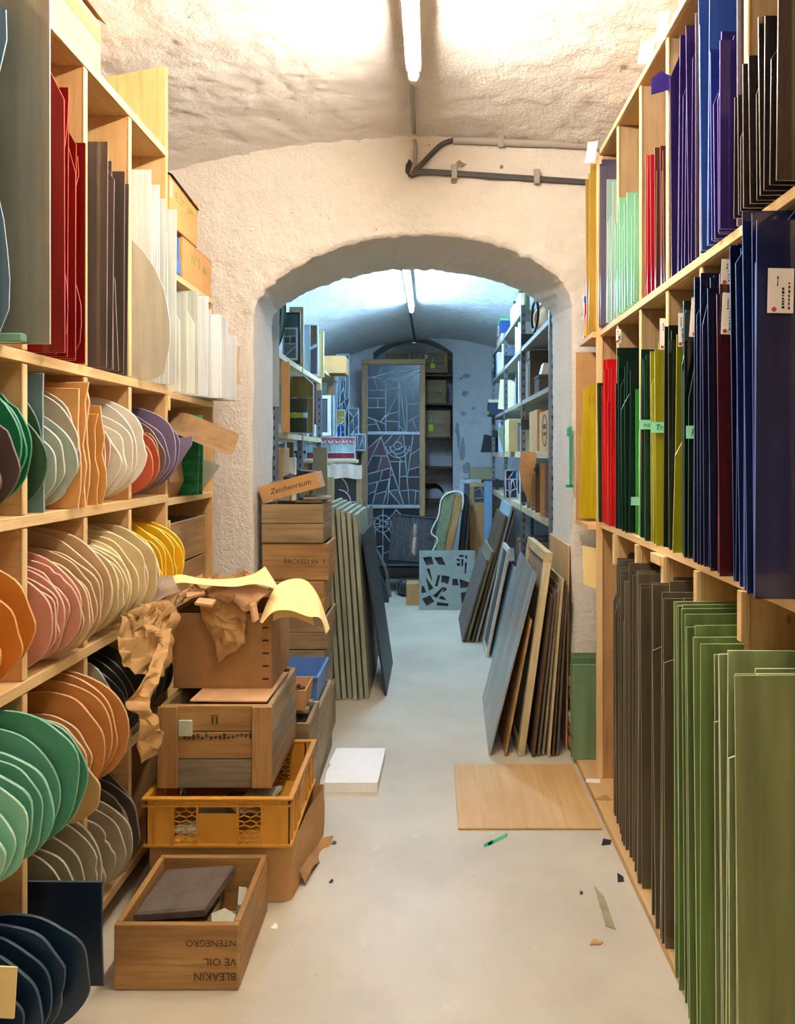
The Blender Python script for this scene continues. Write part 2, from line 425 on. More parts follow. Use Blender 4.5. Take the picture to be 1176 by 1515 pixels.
# far wall with its arched niche
nx0, nx1 = X(552, YFAR), X(670, YFAR); nzt = Z(522, YFAR); ncr = Z(498, YFAR)
narch = [(nx0 + (nx1 - nx0) * t, nzt + (ncr - nzt) * (1 - (2 * t - 1) ** 2)) for t in [i / 16 for i in range(17)]]
b = MB()
b.box(XLW - .05, nx0, YFAR, YFAR + .1, 0, 3.1); b.box(nx1, XRW + .05, YFAR, YFAR + .1, 0, 3.1)
for i in range(16):
    (xa, za), (xb, zb) = narch[i], narch[i + 1]
    b.add([(xa, YFAR, za), (xb, YFAR, zb), (xb, YFAR, 3.1), (xa, YFAR, 3.1)], [(0, 1, 2, 3)])
    b.add([(xa, YFAR, za), (xb, YFAR, zb), (xb, YFAR + .5, zb), (xa, YFAR + .5, za)], [(0, 3, 2, 1)])
b.box(nx0 - .05, nx0, YFAR + .09, YFAR + .5, 0, 2.95); b.box(nx1, nx1 + .05, YFAR + .09, YFAR + .5, 0, 2.95); b.box(nx0 - .05, nx1 + .05, YFAR + .5, YFAR + .55, 0, 2.95)
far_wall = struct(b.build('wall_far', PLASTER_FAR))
# patches where the plaster has come away on the far wall
GREYM = plain('bare_render', 'a9adb2', rough=0.95, mott=0.3, nscale=20, bmp=0.4)
rnd = random.Random(3)
for px, py, w, h in ((684, 665, 9, 34), (690, 692, 12, 16), (697, 706, 8, 10), (686, 612, 7, 6), (690, 556, 10, 8), (682, 560, 5, 4), (688, 582, 8, 8), (701, 604, 5, 5), (676, 635, 6, 20), (678, 650, 5, 26)):
    pts = []
    for k in range(9):
        a = 2 * PI * k / 9; r = rnd.uniform(.6, 1.1)
        q = P(px + math.cos(a) * w * r * .6, py + math.sin(a) * h * r * .6, YFAR); pts.append((q.x, q.z))
    MB().prism(pts, YFAR - .006, YFAR + .002).build('bare_patch', GREYM, far_wall)
# ------------------------------------------------------------------ tube lamps
def tube_lamp(label, x, y0, y1, z, mat, hang=0.0):
    t = thing('tube_lamp', label, 'lamp', (x, (y0 + y1) / 2, z))
    h = (y1 - y0) / 2
    MB().box(-.03, .03, -h, h, .028, .06, ch=.006).build('fixture', PIPE, t)
    MB().tube([(0, -h + .03, 0), (0, h - .02, 0)], .018, 14).build('tube', mat, t)
    for s in (-1, 1):
        if hang: MB().tube([(0, s * h * .7, .06), (0, s * h * .7, hang)], .012, 8).build('hanger', PIPE, t)
        MB().tube([(0, s * (h - .035), 0), (0, s * h, 0)], .021, 14).build('end_cap', STYRO, t)
    return t
WARM = emit('warm_tube', NEAR_COL, NEAR_LAMP); WARM_FILL = emit('warm_tube_rear_fill', NEAR_COL, NEAR_LAMP * .40); COOL = emit('cool_tube', FAR_COL, FAR_LAMP)
tube_lamp('lit warm white tube lamp on the near ceiling above the aisle', X(612, 2.9), 1.3, 2.90, 2.925, WARM, .21)
tube_lamp('added warm fill tube lamp on the ceiling behind the viewer', .0, -1.6, -.1, 2.925, WARM_FILL, .12)  # unseen tube added as fill light for the near room
tube_lamp('lit cool white tube lamp on the ceiling of the room beyond the arch', X(606, 6.5), 5.4, 7.1, 2.83, COOL)
# ================================================================== LEFT SHELVING
XL, XLB = -1.0, -1.50
LD = [1.18, 1.50, 1.818, 2.136, 2.45, 2.785]
LZ = [0.10, 0.51, 0.896, 1.30, 1.703, 2.59]         # shelf boards (centre height)
ut = thing('storage_rack', 'pine pigeonhole rack along the left side holding coloured glass slabs', 'shelving', (XL, 2.0, 0))
def lb(name, x0, x1, y0, y1, z0, z1, m, par=ut, ch=.0015):
    o = par.location
    return MB().box(x0 - o[0], x1 - o[0], y0 - o[1], y1 - o[1], z0 - o[2], z1 - o[2], ch=ch).build(name, m, par)
for k, z in enumerate(LZ):
    lb('shelf_board', XLB, XL, LD[0] - .02, LD[-1] - .012, z - .015, z + .015, PINE)
    lb('edge_strip', XL, XL + .006, LD[0] - .02, LD[-1] + .012, z - .0145, z + .0145, PINE_EDGE)
for r in range(5):
    for j, d in enumerate(LD[:-1]):
        lb('divider', XLB, XL - .001, d - .009, d + .009, LZ[r] + .015, LZ[r + 1] - .015, PINE)
        lb('divider_edge', XL - .001, XL + .004, d - .011, d + .011, LZ[r] + .017, LZ[r + 1] - .017, PINE_EDGE)
b = MB(); o = ut.location
b.prism([(XLB - o[0], 0), (XL + .004 - o[0], 0), (XL + .004 - o[0], 2.915), (-1.3 - o[0], 2.855), (-1.3 - o[0], 2.60), (XLB - o[0], 2.60)], LD[-1] - .011 - o[1], LD[-1] + .011 - o[1], axis=2)
b.build('end_panel', PINE, ut)
lb('back_panel', XLB - .012, XLB, LD[0] - .02, LD[-1], 0.0, LZ[-1], PINE_DARK)
# the shorter rack that follows it
u2 = thing('storage_rack', 'narrower pine rack between the left rack and the arch wall', 'shelving', (XL, 3.1, 0))
D2 = 3.374; SZ2 = [0.45, 0.88, 1.283, 1.690, 2.155]
for z in SZ2:
    lb('shelf_board', XLB, XL - .001, LD[-1] + .014, D2 - .01, z - .013, z + .013, PINE, u2)
    lb('edge_strip', XL - .001, XL + .004, LD[-1] + .014, D2 + .01, z - .0125, z + .0125, PINE_EDGE, u2)
lb('end_panel', XLB, XL + .002, D2 - .009, D2 + .009, 0, SZ2[-1] - .015, PINE, u2)
lb('back_panel', XLB - .012, XLB, LD[-1] + .014, D2, 0.0, 2.155, PINE_DARK, u2)
for z in (1.72, 1.25, .84):
    lb('cleat', XL - .03, XL + .008, LD[-1] + .012, LD[-1] + .03, z - .09, z - .035, PINE_EDGE, u2)

# ------------------------------------------------------------------ glass slabs (thick, round-ended) in the left rack
_slabm = {}
def slabmats(col, gloss=0.35, rimk=0.38):
    key = (col, gloss)
    if key not in _slabm:
        c = [int(col[i:i + 2], 16) for i in (0, 2, 4)]
        lum = sum(c) / 765; rk = rimk * (.45 + .75 * lum)
        rim = ''.join('%02x' % int(a + ((250, 240, 225)[i] - a) * rk) for i, a in enumerate(c))
        _slabm[key] = [plain('slab_' + col, col, rough=gloss, mott=0.14, nscale=7, var=0.08, bmp=0.05, coat=.1), plain('slab_rim_' + rim, rim, rough=.5, mott=.1, bmp=0, var=.05)]
    return _slabm[key]
def d_outline(w, h, rng, flat=0.0, n=26):
    a = min(w * .8, h * rng.uniform(.55, .72)); e = rng.uniform(.86, 1.05); sk = rng.uniform(-.06, .1)
    ph = [rng.uniform(0, 6.28) for _ in range(3)]; am = [rng.uniform(.0, .0038) for _ in range(3)]
    pts = [(0, h * .94), (0, 0.02)]
    for i in range(n + 1):
        t = -PI / 2 + PI * i / n
        ct, st = math.cos(t), math.sin(t)
        x = (w - a) + a * abs(ct) ** e; z = h / 2 + (h / 2) * math.copysign(abs(st) ** e, st)
        x += sk * a * math.cos(t) * -st
        wob = sum(am[k] * math.sin((k + 2) * 2 * t + ph[k]) for k in range(3))
        pts.append((x + wob * ct, max(0, z + wob * abs(ct) * .6)))
    mx = max(p[0] for p in pts)
    return [(x * w / mx, z) for x, z in pts]
def rect_outline(w, h, rng, rough=0.004):
    pts = [(0, 0), (w + rng.uniform(-rough, rough) * 2, 0)]
    for k in range(1, 6): pts.append((w + rng.uniform(-rough, rough), h * k / 6))
    pts += [(w + rng.uniform(-rough, rough) * 2, h - abs(rng.uniform(-rough, rough)) * 2), (w * .5, h + rng.uniform(-rough, rough)), (0, h)]
    return pts
def chip(pts, rng, k0=0.0):
    """knock a ragged bite out of the outline"""
    i = rng.randrange(6, max(7, len(pts) - 6)); r = []
    for j, p in enumerate(pts):
        if i <= j <= i + 2: r.append((p[0] - rng.uniform(.003, .008), p[1] + rng.uniform(-.006, .004)))
        else: r.append(p)
    return r
def plate(pts, t, inset=.0014):
    """rounded plate standing in the xz plane, thickness along y from 0 to T"""
    n = len(pts); cx = sum(p[0] for p in pts) / n; cz = sum(p[1] for p in pts) / n
    ins = []
    for x, z in pts:
        d = math.hypot(x - cx, z - cz) or 1; k = 1 - inset / d; ins.append((cx + (x - cx) * k, max(cz + (z - cz) * k, 0.0005)))
    v = [(x, 0, z) for x, z in ins] + [(x, t * .3, z) for x, z in pts] + [(x, t * .7, z) for x, z in pts] + [(x, t, z) for x, z in ins]
    f = [list(range(n)), list(range(4 * n - 1, 3 * n - 1, -1))]; m = [0, 0]
    for r in range(3):
        for i in range(n): f.append([r * n + i, r * n + (i + 1) % n, (r + 1) * n + (i + 1) % n, (r + 1) * n + i]); m.append(1)
    return MB().add(v, f, m, False)
ROWN = {4: 'top', 3: 'second', 2: 'third', 1: 'fourth', 0: 'bottom'}
def slab_run(row, c, specs, lean=0.0, seed=0, y0=None, y1=None, zb=None):
    """SPECS near to far: (colour, colour word, what, shape, height, protrusion, count[, count rows])"""
    rng = random.Random(seed * 101 + row * 17 + c)
    d0 = LD[c] + .03 if y0 is None else y0; d1 = LD[c + 1] - .03 if y1 is None else y1
    total = sum(s[6] for s in specs); k = 0
    ys = sorted(rng.random() for _ in range(total)); ys = [.55 * (i + .3) / total + .45 * ys[i] for i in range(total)]
    for i in range(1, total): ys[i] = max(ys[i], ys[i - 1] + .0128 / (d1 - d0))
    z = (LZ[row] + .0155) if zb is None else zb
    seen = {}
    for (col, word, what, shape, h, pr, cnt) in specs:
        for q in range(cnt):
            t = rng.uniform(.006, .0085)
            y = d0 + (d1 - d0) * ys[k]
            hh = h[0] + (h[1] - h[0]) * (q / max(1, cnt - 1)) + rng.uniform(-.022, .014) * (shape == 'D')
            hh = min(hh, LZ[row + 1] - LZ[row] - .046)
            pp = pr[0] + (pr[1] - pr[0]) * (q / max(1, cnt - 1)) + rng.uniform(-.014, .012) * (cnt > 1)
            w = rng.uniform(.36, .42)
            if shape == 'D': pts = d_outline(w, hh, rng); t *= 1.0
            else: pts = rect_outline(w, hh, rng, .006 if shape == 'R' else .0015)
            if shape == 'D' and rng.random() < .2: pts = chip(pts, rng)
            ob = plate(pts, t).build('glass_slab', slabmats(col))
            ln = lean + rng.uniform(-.003, .003)
            ob.rotation_euler = (ln, 0, rng.uniform(-.004, .004))
            ob.location = (XL + pp - w, y, z + max(0, -ln) * t + .0006)
            sh = {'D': 'round-ended', 'R': 'rough-edged', 'S': 'square-cut'}[shape]
            pos = '' if cnt == 1 else (', nearest in bunch' if q == 0 else ', ' + ORD[q] + ' nearest in bunch')
            tag(ob, f'{word} {sh} glass {what}, left rack {ROWN[row]} row, {["", "first", "second", "third", "fourth"][c]} bay{pos}', 'glass slab', f'{word} glass slabs, {ROWN[row]} row')
            k += 1
A = slab_run
# second row from the top
A(3, 1, [('58a818', 'bright green', 'slab', 'S', (.20, .20), (.075, .075), 1), ('5f4c48', 'plum brown', 'slab', 'D', (.25, .26), (.085, .10), 2), ('1f7a50', 'bottle green', 'slab', 'D', (.32, .345), (.045, .05), 4)], .03, 1)
A(3, 2, [('27573c', 'forest green', 'slab', 'D', (.27, .36), (.045, .02), 2), ('6f9096', 'slate teal', 'slab', 'S', (.355, .357), (.0, -.008), 2),
         ('b7c4b0', 'pale sage', 'slab', 'D', (.24, .27), (.03, .055), 3), ('c6b79c', 'sand beige', 'slab', 'D', (.34, .36), (.045, .055), 2), ('e3a860', 'apricot', 'slab', 'R', (.34, .36), (.05, .035), 3)], .02, 2)
A(3, 3, [('e0a254', 'apricot', 'slab', 'R', (.27, .30), (.02, .04), 2), ('c99a86', 'dusty pink', 'slab', 'D', (.30, .31), (.035, .045), 2), ('efe6d2', 'white opal', 'slab', 'D', (.24, .335), (.045, .072), 6)], .03, 3)
A(3, 4, [('c2593a', 'rust red', 'slab', 'D', (.24, .25), (.05, .06), 2), ('84624e', 'smoky brown', 'slab', 'D', (.28, .29), (.06, .075), 2), ('7a6a86', 'mauve', 'slab', 'D', (.30, .32), (.065, .09), 3)], .03, 4, y1=2.715)
# third row
A(2, 1, [('e08a34', 'orange', 'slab', 'D', (.20, .32), (.06, .09), 4)], .03, 5)
A(2, 2, [('dc9a80', 'salmon pink', 'slab', 'D', (.25, .30), (.04, .08), 7), ('cfa878', 'tan', 'slab', 'D', (.27, .29), (.07, .09), 5), ('d8b284', 'pale tan', 'slab', 'D', (.33, .35), (.085, .09), 2)], .03, 6)
A(2, 3, [('dcc08c', 'straw', 'slab', 'D', (.25, .28), (.04, .06), 4), ('ecd49c', 'cream', 'slab', 'D', (.28, .33), (.06, .10), 10)], .03, 7)
A(2, 4, [('e2cc98', 'pale cream', 'slab', 'D', (.27, .29), (.05, .065), 5), ('f2bc18', 'egg yellow', 'slab', 'D', (.29, .33), (.06, .08), 8)], .03, 8)
# fourth row
A(1, 1, [('8fd0b0', 'pale mint', 'slab', 'D', (.22, .25), (.12, .13), 3), ('66b494', 'jade green', 'slab', 'D', (.26, .30), (.13, .15), 4), ('4f9a78', 'sea green', 'slab', 'D', (.33, .34), (.16, .18), 2)], .03, 9)
A(1, 2, [('c8a064', 'khaki tan', 'slab', 'D', (.165, .165), (.16, .16), 1), ('d8a468', 'tan orange', 'slab', 'D', (.22, .26), (.06, .09), 4), ('d08a48', 'amber orange', 'slab', 'D', (.31, .35), (.105, .15), 4)], .03, 10)
A(1, 3, [('d28c50', 'amber', 'slab', 'D', (.24, .24), (.05, .05), 1), ('c4c0a4', 'pale celadon', 'slab', 'D', (.30, .34), (.045, .06), 3), ('3c3a34', 'dark smoky', 'slab', 'D', (.32, .335), (.05, .075), 4)], .03, 11)
# bottom row
A(0, 1, [('16304a', 'navy blue', 'slab', 'D', (.22, .31), (.10, .20), 6)], .06, 12)
A(0, 2, [('14263c', 'dark navy', 'sheet', 'S', (.27, .27), (.165, .165), 1), ('23284a', 'ink blue', 'slab', 'D', (.30, .30), (.02, .02), 1), ('a8a284', 'olive grey', 'slab', 'D', (.33, .37), (.05, .075), 5)], .03, 13)
A(0, 3, [('b4a88c', 'stone grey', 'slab', 'D', (.26, .30), (.045, .06), 4), ('5c5046', 'dark umber', 'slab', 'D', (.34, .36), (.045, .062), 4)], .03, 14)
A(1, 4, [('4a4640', 'charcoal', 'slab', 'D', (.32, .34), (.04, .06), 5)], .03, 15)

# ------------------------------------------------------------------ flat sheets standing in the racks
_shm = {}
def sheetmats(col, alpha, edge, rough=0.12):
    k = (col, alpha, edge)
    if k not in _shm: _shm[k] = [sheetglass(f'sheet_{col}_{int(alpha * 100)}', col, alpha, rough), plain('sheet_edge_' + edge, edge, rough=.3, mott=.15, bmp=0, var=.15)]
    return _shm[k]
def sheet_pts(w, h, kind, rng):
    """local outline; the showing edge is at x = w, the hidden one at x = 0"""
    if kind == 'rect': return [(0, 0), (w, 0), (w, h), (0, h)]
    if kind == 'cut':                                       # corner cut off
        a, c = rng.uniform(.03, .09), rng.uniform(.06, .2); return [(0, 0), (w, 0), (w, h - c), (w - a, h), (0, h)]
    if kind == 'step':
        a, c = rng.uniform(.03, .07), rng.uniform(.1, .2) * h; return [(0, 0), (w, 0), (w, h - c), (w - a, h - c * .9), (w - a * 1.1, h), (0, h)]
    if kind == 'shard':
        return [(0, 0), (w, 0), (w - .01, h * .45), (w - .07, h * .62), (w - .06, h * .8), (w - .12, h), (0, h * .95)]
    if kind == 'lobe': return [(0, 0), (w - .05, 0), (w - .02, .02), (w - .012, .06), (w + .0, .12), (w, .19), (w - .008, .24), (w - .02, .30), (w - .05, .37), (w - .09, .43), (w - .13, .47), (w - .19, h), (0, h)]
    if kind == 'wavy':                                       # torn, rolled edge
        r = [(0, 0), (w - .02, 0)]
        for k in range(1, 12): r.append((w + .022 * math.sin(k * .75 + rng.uniform(-.3, .3)) * (k / 11) ** .3 - .015 * (k / 11), h * k / 12))
        return r + [(w - .06, h), (0, h)]
    return [(0, 0), (w, 0), (w, h), (0, h)]
def sheet_run(side, z, specs, where, seed=0, lean=0.0):
    """SPECS: (y0, y1, n, colour, word, alpha, edge, (h0, h1), (edge x at y0, at y1), kinds); SIDE -1 left rack, +1 right"""
    rng = random.Random(seed)
    for (y0, y1, n, col, word, alpha, edge, hs, xs, kinds) in specs:
        for q in range(n):
            f = q / max(1, n - 1) if n > 1 else 0
            t = rng.uniform(.0035, .005)
            y = y0 + (y1 - y0) * ((q + .1) / max(1, n - .7))
            h = hs[0] + (hs[1] - hs[0]) * f + rng.uniform(-.022, .022) * (n > 1)
            xe = xs[0] + (xs[1] - xs[0]) * f + rng.uniform(-.007, .007) * (n > 1)
            w = rng.uniform(.33, .38); pts = sheet_pts(w, h, kinds[q % len(kinds)], rng)
            if side > 0: pts = [(-x, zz) for x, zz in pts][::-1]
            ob = MB().prism(pts, 0, t, 0, 1).build('glass_sheet', sheetmats(col, alpha, edge))
            ln = lean + rng.uniform(-.004, .004)
            tw = rng.uniform(-.012, .012) * (n > 1)
            ob.rotation_euler = (ln, tw, rng.uniform(-.008, .008))
            ob.location = (xe - w if side < 0 else xe + w, y, z + abs(ln) * t + max(0, side * -tw) * w + .0006)
            pos = '' if n == 1 else (', nearest in bunch' if q == 0 else ', ' + ORD[q] + ' nearest in bunch')
            tag(ob, f'{word} glass sheet {where}{pos}', 'glass sheet', f'{word} glass sheets {where}')
ZT = LZ[4] + .016
sheet_run(-1, ZT, [
    (1.60, 1.66, 3, '7f9aa8', 'clear blue tinted', .75, 'a8c0cc', (.70, .78), (-.965, -.95), ['wavy', 'rect']),
    (1.715, 1.735, 1, '8f8f80', 'large plain grey', 1.0, 'c8c4b0', (.82, .82), (-.884, -.884), ['rect']),
    (1.86, 2.10, 7, '8e1812', 'ruby red', .96, 'b84838', (.76, .61), (-.93, -.985), ['cut', 'wavy', 'rect', 'cut']),
    (2.17, 2.42, 7, '5e5048', 'grey brown', .97, '94826f', (.66, .63), (-.952, -.985), ['rect', 'cut', 'rect', 'shard']),
    (2.50, 2.54, 1, 'dcd2b8', 'creamy white rolled', 1.0, 'f0ead8', (.50, .50), (-.885, -.885), ['lobe']),
    (2.58, 2.75, 6, 'eef0e2', 'opal white', .96, 'f6f6ea', (.74, .64), (-.975, -.955), ['rect', 'step', 'rect'])],
    'in the left rack top row', 21, .0)
sheet_run(-1, SZ2[3] + .0145, [
    (2.85, 3.02, 4, 'e8ecd8', 'greenish white', .95, 'f4f6e8', (.36, .40), (-.965, -.95), ['cut', 'rect']),
    (3.06, 3.31, 7, 'eef3ee', 'milk white', .96, 'fafcf8', (.40, .30), (-.935, -.875), ['rect', 'rect', 'cut'])],
    'in the narrow rack by the arch wall', 22, .0)
# green offcut resting at the foot of the grey sheet
MB().box(-.07, .05, -.012, .012, 0, .02, ch=.003).build('glass_strip', slabmats('7fae98'), None, (XL + .02, 1.695, ZT + .001)); tag(bpy.data.objects['glass_strip'], 'small pale green glass strip at the foot of the large grey sheet', 'glass strip')

# ------------------------------------------------------------------ boxes and oddments on the left racks
def carton(name, label, x0, x1, y0, y1, z0, z1, m=CARD, lid='closed', tape=True, t=.006, rz=0.0, cat='box', group=None):
    cx, cy = (x0 + x1) / 2, (y0 + y1) / 2; w, d, h = (x1 - x0) / 2, (y1 - y0) / 2, z1 - z0
    r = thing(name, label, cat, (cx, cy, z0), (0, 0, rz), group)
    for nm, a in (('side_panel', (-w, -w + t, -d, d)), ('side_panel', (w - t, w, -d, d)), ('side_panel', (-w + t, w - t, -d, -d + t)), ('side_panel', (-w + t, w - t, d - t, d))):
        MB().box(a[0], a[1], a[2], a[3], t, h, ch=.001).build(nm, m, r)
    MB().box(-w, w, -d, d, 0, t).build('bottom_panel', m, r)
    if lid == 'closed':
        for s in (-1, 1):
            x = MB().box(.001 if s > 0 else -w + .001, w - .001 if s > 0 else -.001, -d + .001, d - .001, h + .001, h + t).build('flap', m, r)
        if tape: MB().box(-.025, .025, -d - .001, d + .001, h + t, h + t + .001).build('tape', CARD_LT, r)
    elif lid == 'open':
        for s, ax in ((-1, 'x'), (1, 'x'), (-1, 'y'), (1, 'y')):
            L = min(w, d) * .8
            b = MB()
            if ax == 'x': b.box(s * w, s * (w + L * .5), -d, d, h - .002, h + t - .002); o = b.build('flap', CARD_DK, r)
            else: b.add([(-w, s * d, h), (w, s * d, h), (w * .9, s * (d + L * .35), h + L * .75), (-w * .95, s * (d + L * .3), h + L * .8)], [(0, 1, 2, 3)]); b.build('flap', CARD_DK, r)
    return r
r = carton('carton', 'long cardboard box on top of the left rack, pencilled in green', -1.42, XL - .002, 1.32, 2.243, LZ[5] + .016, 2.757, CARD_LT, 'closed')
MB().box(.2085, .2105, -.46, .46, .095, .137).build('tape', CARD, r)
text('32 40', .05, INKG, r, (.2115, .1, .10), (PI / 2, 0, PI / 2))
b = MB(); b.grid(lambda u, v: (.05 + .17 * u, -.3 + .78 * v, .158 + .05 * math.sin(u * 2.2) - .035 * u * u), 8, 6); b.build('loose_flap', CARD_DK, r)
r = carton('carton', 'lower cardboard box on the narrow left rack, green marker on its side', -1.35, XL - .004, 2.985, 3.372, SZ2[4] + .0145, 2.335, CARD, 'closed')
text('Nº 2  au', .062, INKG, r, (.174, -.09, .09), (PI / 2, 0, PI / 2))
r = carton('carton', 'upper cardboard box with a dark open flap beside the left rack end panel', -1.30, XL - .002, 2.83, 3.17, 2.345, 2.53, CARD, 'none')
text('1E-ZM  ZW', .05, INKG, r, (.1505, -.13, .11), (PI / 2, 0, PI / 2))
MB().grid(lambda u, v: (-.15 + .31 * u, -.17 + .34 * v, .187 + .05 * math.sin(PI * u) * (1 - v * .6) - .03 * (v * u)), 8, 8).build('loose_flap', DARKWOOD, r)
MB().box(.1505, .1515, -.165, -.15, .10, .165).build('barcode_label', WHITEPAPER, r)
r = thing('plastic_tray', 'small blue plastic tray wedged under the upper box on the narrow left rack', 'tray', (-1.08, 2.885, SZ2[4] + .0145))
for a in ((-.08, -.074, -.07, .07, 0, .10), (.074, .08, -.07, .07, 0, .06), (-.074, .074, -.07, -.064, 0, .155), (-.074, .074, .064, .07, 0, .155), (-.08, .08, -.07, .07, -.0, .005)):
    MB().box(*a, ch=.001).build('tray_wall', BLUEPL, r)
MB().box(.02, .05, .03, .062, .03, .12).build('white_insert', WHITEPAPER, r)
# cardboard sheets sticking out of the narrow rack, and one folded downwards
b = MB(); b.prism([(-.36, 0), (0, 0), (.0, .05), (.018, .09), (.012, .16), (.02, .24), (0, .25), (-.36, .25)], 0, .005)
tag(b.build('cardboard_sheet', CARD_LT, None, (-.885, 3.335, SZ2[3] + .015)), 'tan cardboard sheet sticking out behind the milk white glass sheets', 'cardboard')
# second row of the narrow rack: paper bundle, green streaky glass, brown board
pz = SZ2[2] + .0145
def crumple(rows, nu, nv, amp, seed, freq=14, thick=.0015, taper=True):
    """paper surface through ROWS of points, with sharp folds; two-sided with a little thickness"""
    R = [[Vector(p) for p in r] for r in rows]
    n_r = len(R); sp = [smooth_pts([tuple(p) for p in r], nu + 1) for r in R]
    cols = [smooth_pts([sp[k][i] for k in range(n_r)], nv + 1) for i in range(nu + 1)]
    def f(u, v):
        p = Vector(cols[round(u * nu)][round(v * nv)])
        q = p * freq + Vector((seed * 3.1, seed, 0))
        d = Vector((abs(noise.noise(q)) - .2, abs(noise.noise(q + Vector((9, 2, 5)))) - .2, abs(noise.noise(q + Vector((1, 7, 3)))) - .2))
        e = .35 + .65 * min(1, 4 * min(u, 1 - u, v, 1 - v)) if taper else 1
        return p + d * amp * 2 * e
    return MB().grid(f, nu, nv, smooth=False)
def flat_paper(px_rows, d_rows, nu, nv, amp, seed, freq=14): return crumple([[P(x, y, d) for x, y, d in r] for r in px_rows], nu, nv, amp, seed, freq)
b = MB(); b.prism([(-.36, 0), (.0, 0), (.03, .06), (.022, .13), (.03, .2), (.0, .25), (-.36, .22)], 0, .16, plane='xz')
o = b.build('paper_bundle', KRAFT, None, (-1.03, 2.83, pz)); tag(o, 'brown paper wrapped bundle in the narrow left rack', 'paper bundle')
def streakglass(name, a, c):
    m, nt, bb = newmat(name); tc = node(nt, 'ShaderNodeTexCoord').outputs['Object']
    n1 = noise_t(nt, mapped(nt, tc, (3, 3, 22)), 1.2, 4, .7); nt.links.new(ramp(nt, n1, [(.35, C(a)), (.6, C(c))]), bb.inputs['Base Color']); bb.inputs['Roughness'].default_value = .15
    return m
SG = streakglass('streaky_green_glass', '0c5a34', '3fae72')
for k, (y, h, p) in enumerate(((3.055, .30, .065), (3.075, .25, .06), (3.095, .33, .07))):
    o = MB().prism([(-.3, 0), (p, 0), (p + .004, h * .5), (p, h), (-.3, h)], 0, .006).build('glass_sheet', [SG], None, (-1.03, y, pz)); tag(o, ['streaky green glass sheet in the narrow left rack, nearest of three', 'streaky green glass sheet in the narrow left rack, middle of three', 'streaky green glass sheet in the narrow left rack, tallest of three'][k], 'glass sheet')
o = MB().prism([(-.3, 0), (.045, 0), (.13, .12), (.05, .15), (-.3, .16)], 0, .005).build('glass_sheet', sheetmats('dfe6d8', .6, 'f2f6ee'), None, (-1.03, 3.15, pz)); tag(o, 'clear pointed glass offcut jutting from the narrow left rack', 'glass sheet')
# bent brown board lying across, over the bundle
rows = [[(XLB + .15 + .56 * t, y, pz - .022 + z0 + (.012 * math.sin(t * 3)) - .075 * max(0, t - .62) / .38) for t in (0, .25, .5, .62, .8, 1)] for y, z0 in ((2.84, .262), (2.95, .268), (3.04, .345))]
o = crumple(rows, 16, 8, .002, 3).build('cardboard_sheet', plain('old_cardboard', '8a6a44', rough=.9)); tag(o, 'bent brown cardboard piece lying across the narrow left rack and drooping', 'cardboard')
# third row: wooden crate end
r = thing('wooden_box', 'worn wooden box in the third row of the narrow left rack', 'box', (-1.2, 3.08, SZ2[1] + .014))
for nm, a in (('plank', (.17, .185, -.24, .24, .135, .30)), ('plank', (.17, .185, -.24, .24, 0, .128)), ('plank', (-.185, -.17, -.24, .24, 0, .3)), ('plank', (-.17, .17, -.24, -.225, 0, .3)), ('plank', (-.17, .17, .225, .24, 0, .3)), ('bottom_board', (-.17, .17, -.225, .225, 0, .012))):
    MB().box(*a, ch=.003).build(nm, CRATE, r)
# torn mauve piece in front of the fourth bay
o = plate([(0, 0), (.10, .01), (.19, .12), (.20, .155), (.14, .15), (.07, .11), (0, .12)], .008).build('glass_slab', slabmats('8a7a9a'), None, (XL - .07, 2.752, LZ[3] + .06), (0, -.1, 0)); tag(o, 'torn mauve glass piece jutting out past the left rack end panel', 'glass slab')
# cream card low in the corner of the view
o = MB().box(-.3, .0, 0, .004, 0, .10).build('card_sheet', CREAMCARD, None, (-.82, 1.455, .36), (0, .06, 0)); tag(o, 'cream card tucked among the navy slabs at the lower left', 'card')
# ================================================================== RIGHT RACK
XR, XRB = 0.75, 1.22
RD = [1.17, 1.47, 1.768, 2.065, 2.364, 2.67, 3.0, 3.3]
RZ = [0.03, 1.155, 2.0, 2.80]
rt = thing('storage_rack', 'pine rack along the right side holding upright sheets of glass', 'shelving', (XR, 2.3, 0))
def rb(name, x0, x1, y0, y1, z0, z1, m, ch=.0015): return lb(name, x0, x1, y0, y1, z0, z1, m, rt, ch)
rb('base_board', .678, XRB, 1.15, 3.62, .002, .030, PLY)
for z, t in ((RZ[1], .014), (RZ[2], .014), (RZ[3], .012)):
    rb('shelf_board', XR, XRB, RD[0], RD[-1] + .01, z - t, z + t, PINE)
    rb('edge_strip', XR - .012, XR, RD[0], RD[-1] + .012, z - t + .001, z + t - .001, PINE_EDGE)
for r in range(3):
    for d in RD[:-1]:
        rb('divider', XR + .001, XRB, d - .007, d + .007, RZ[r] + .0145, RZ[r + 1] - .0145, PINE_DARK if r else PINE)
        rb('divider_edge', XR - .006, XR + .001, d - .010, d + .010, RZ[r] + .0145, RZ[r + 1] - .0145, PINE_EDGE)
        if r == 0: rb('cleat', XR - .022, XR - .006, d - .012, d + .012, RZ[1] - .135, RZ[1] - .014, PINE_EDGE)
rb('end_panel', XR + .002, XRB, RD[-1] - .010, RD[-1] + .010, .0305, 2.785, FRAMEWOOD)
rb('end_post', XR - .022, XR + .002, RD[-1] - .016, RD[-1] + .014, .0305, 2.785, PINE_EDGE)
rb('shelf_end', XR - .03, XR, 2.36, 2.46, RZ[1] - .045, RZ[1] - .0135, PINE_EDGE)
rb('back_panel', XRB, XRB + .012, RD[0], RD[-1], .03, 2.80, PINE_DARK)

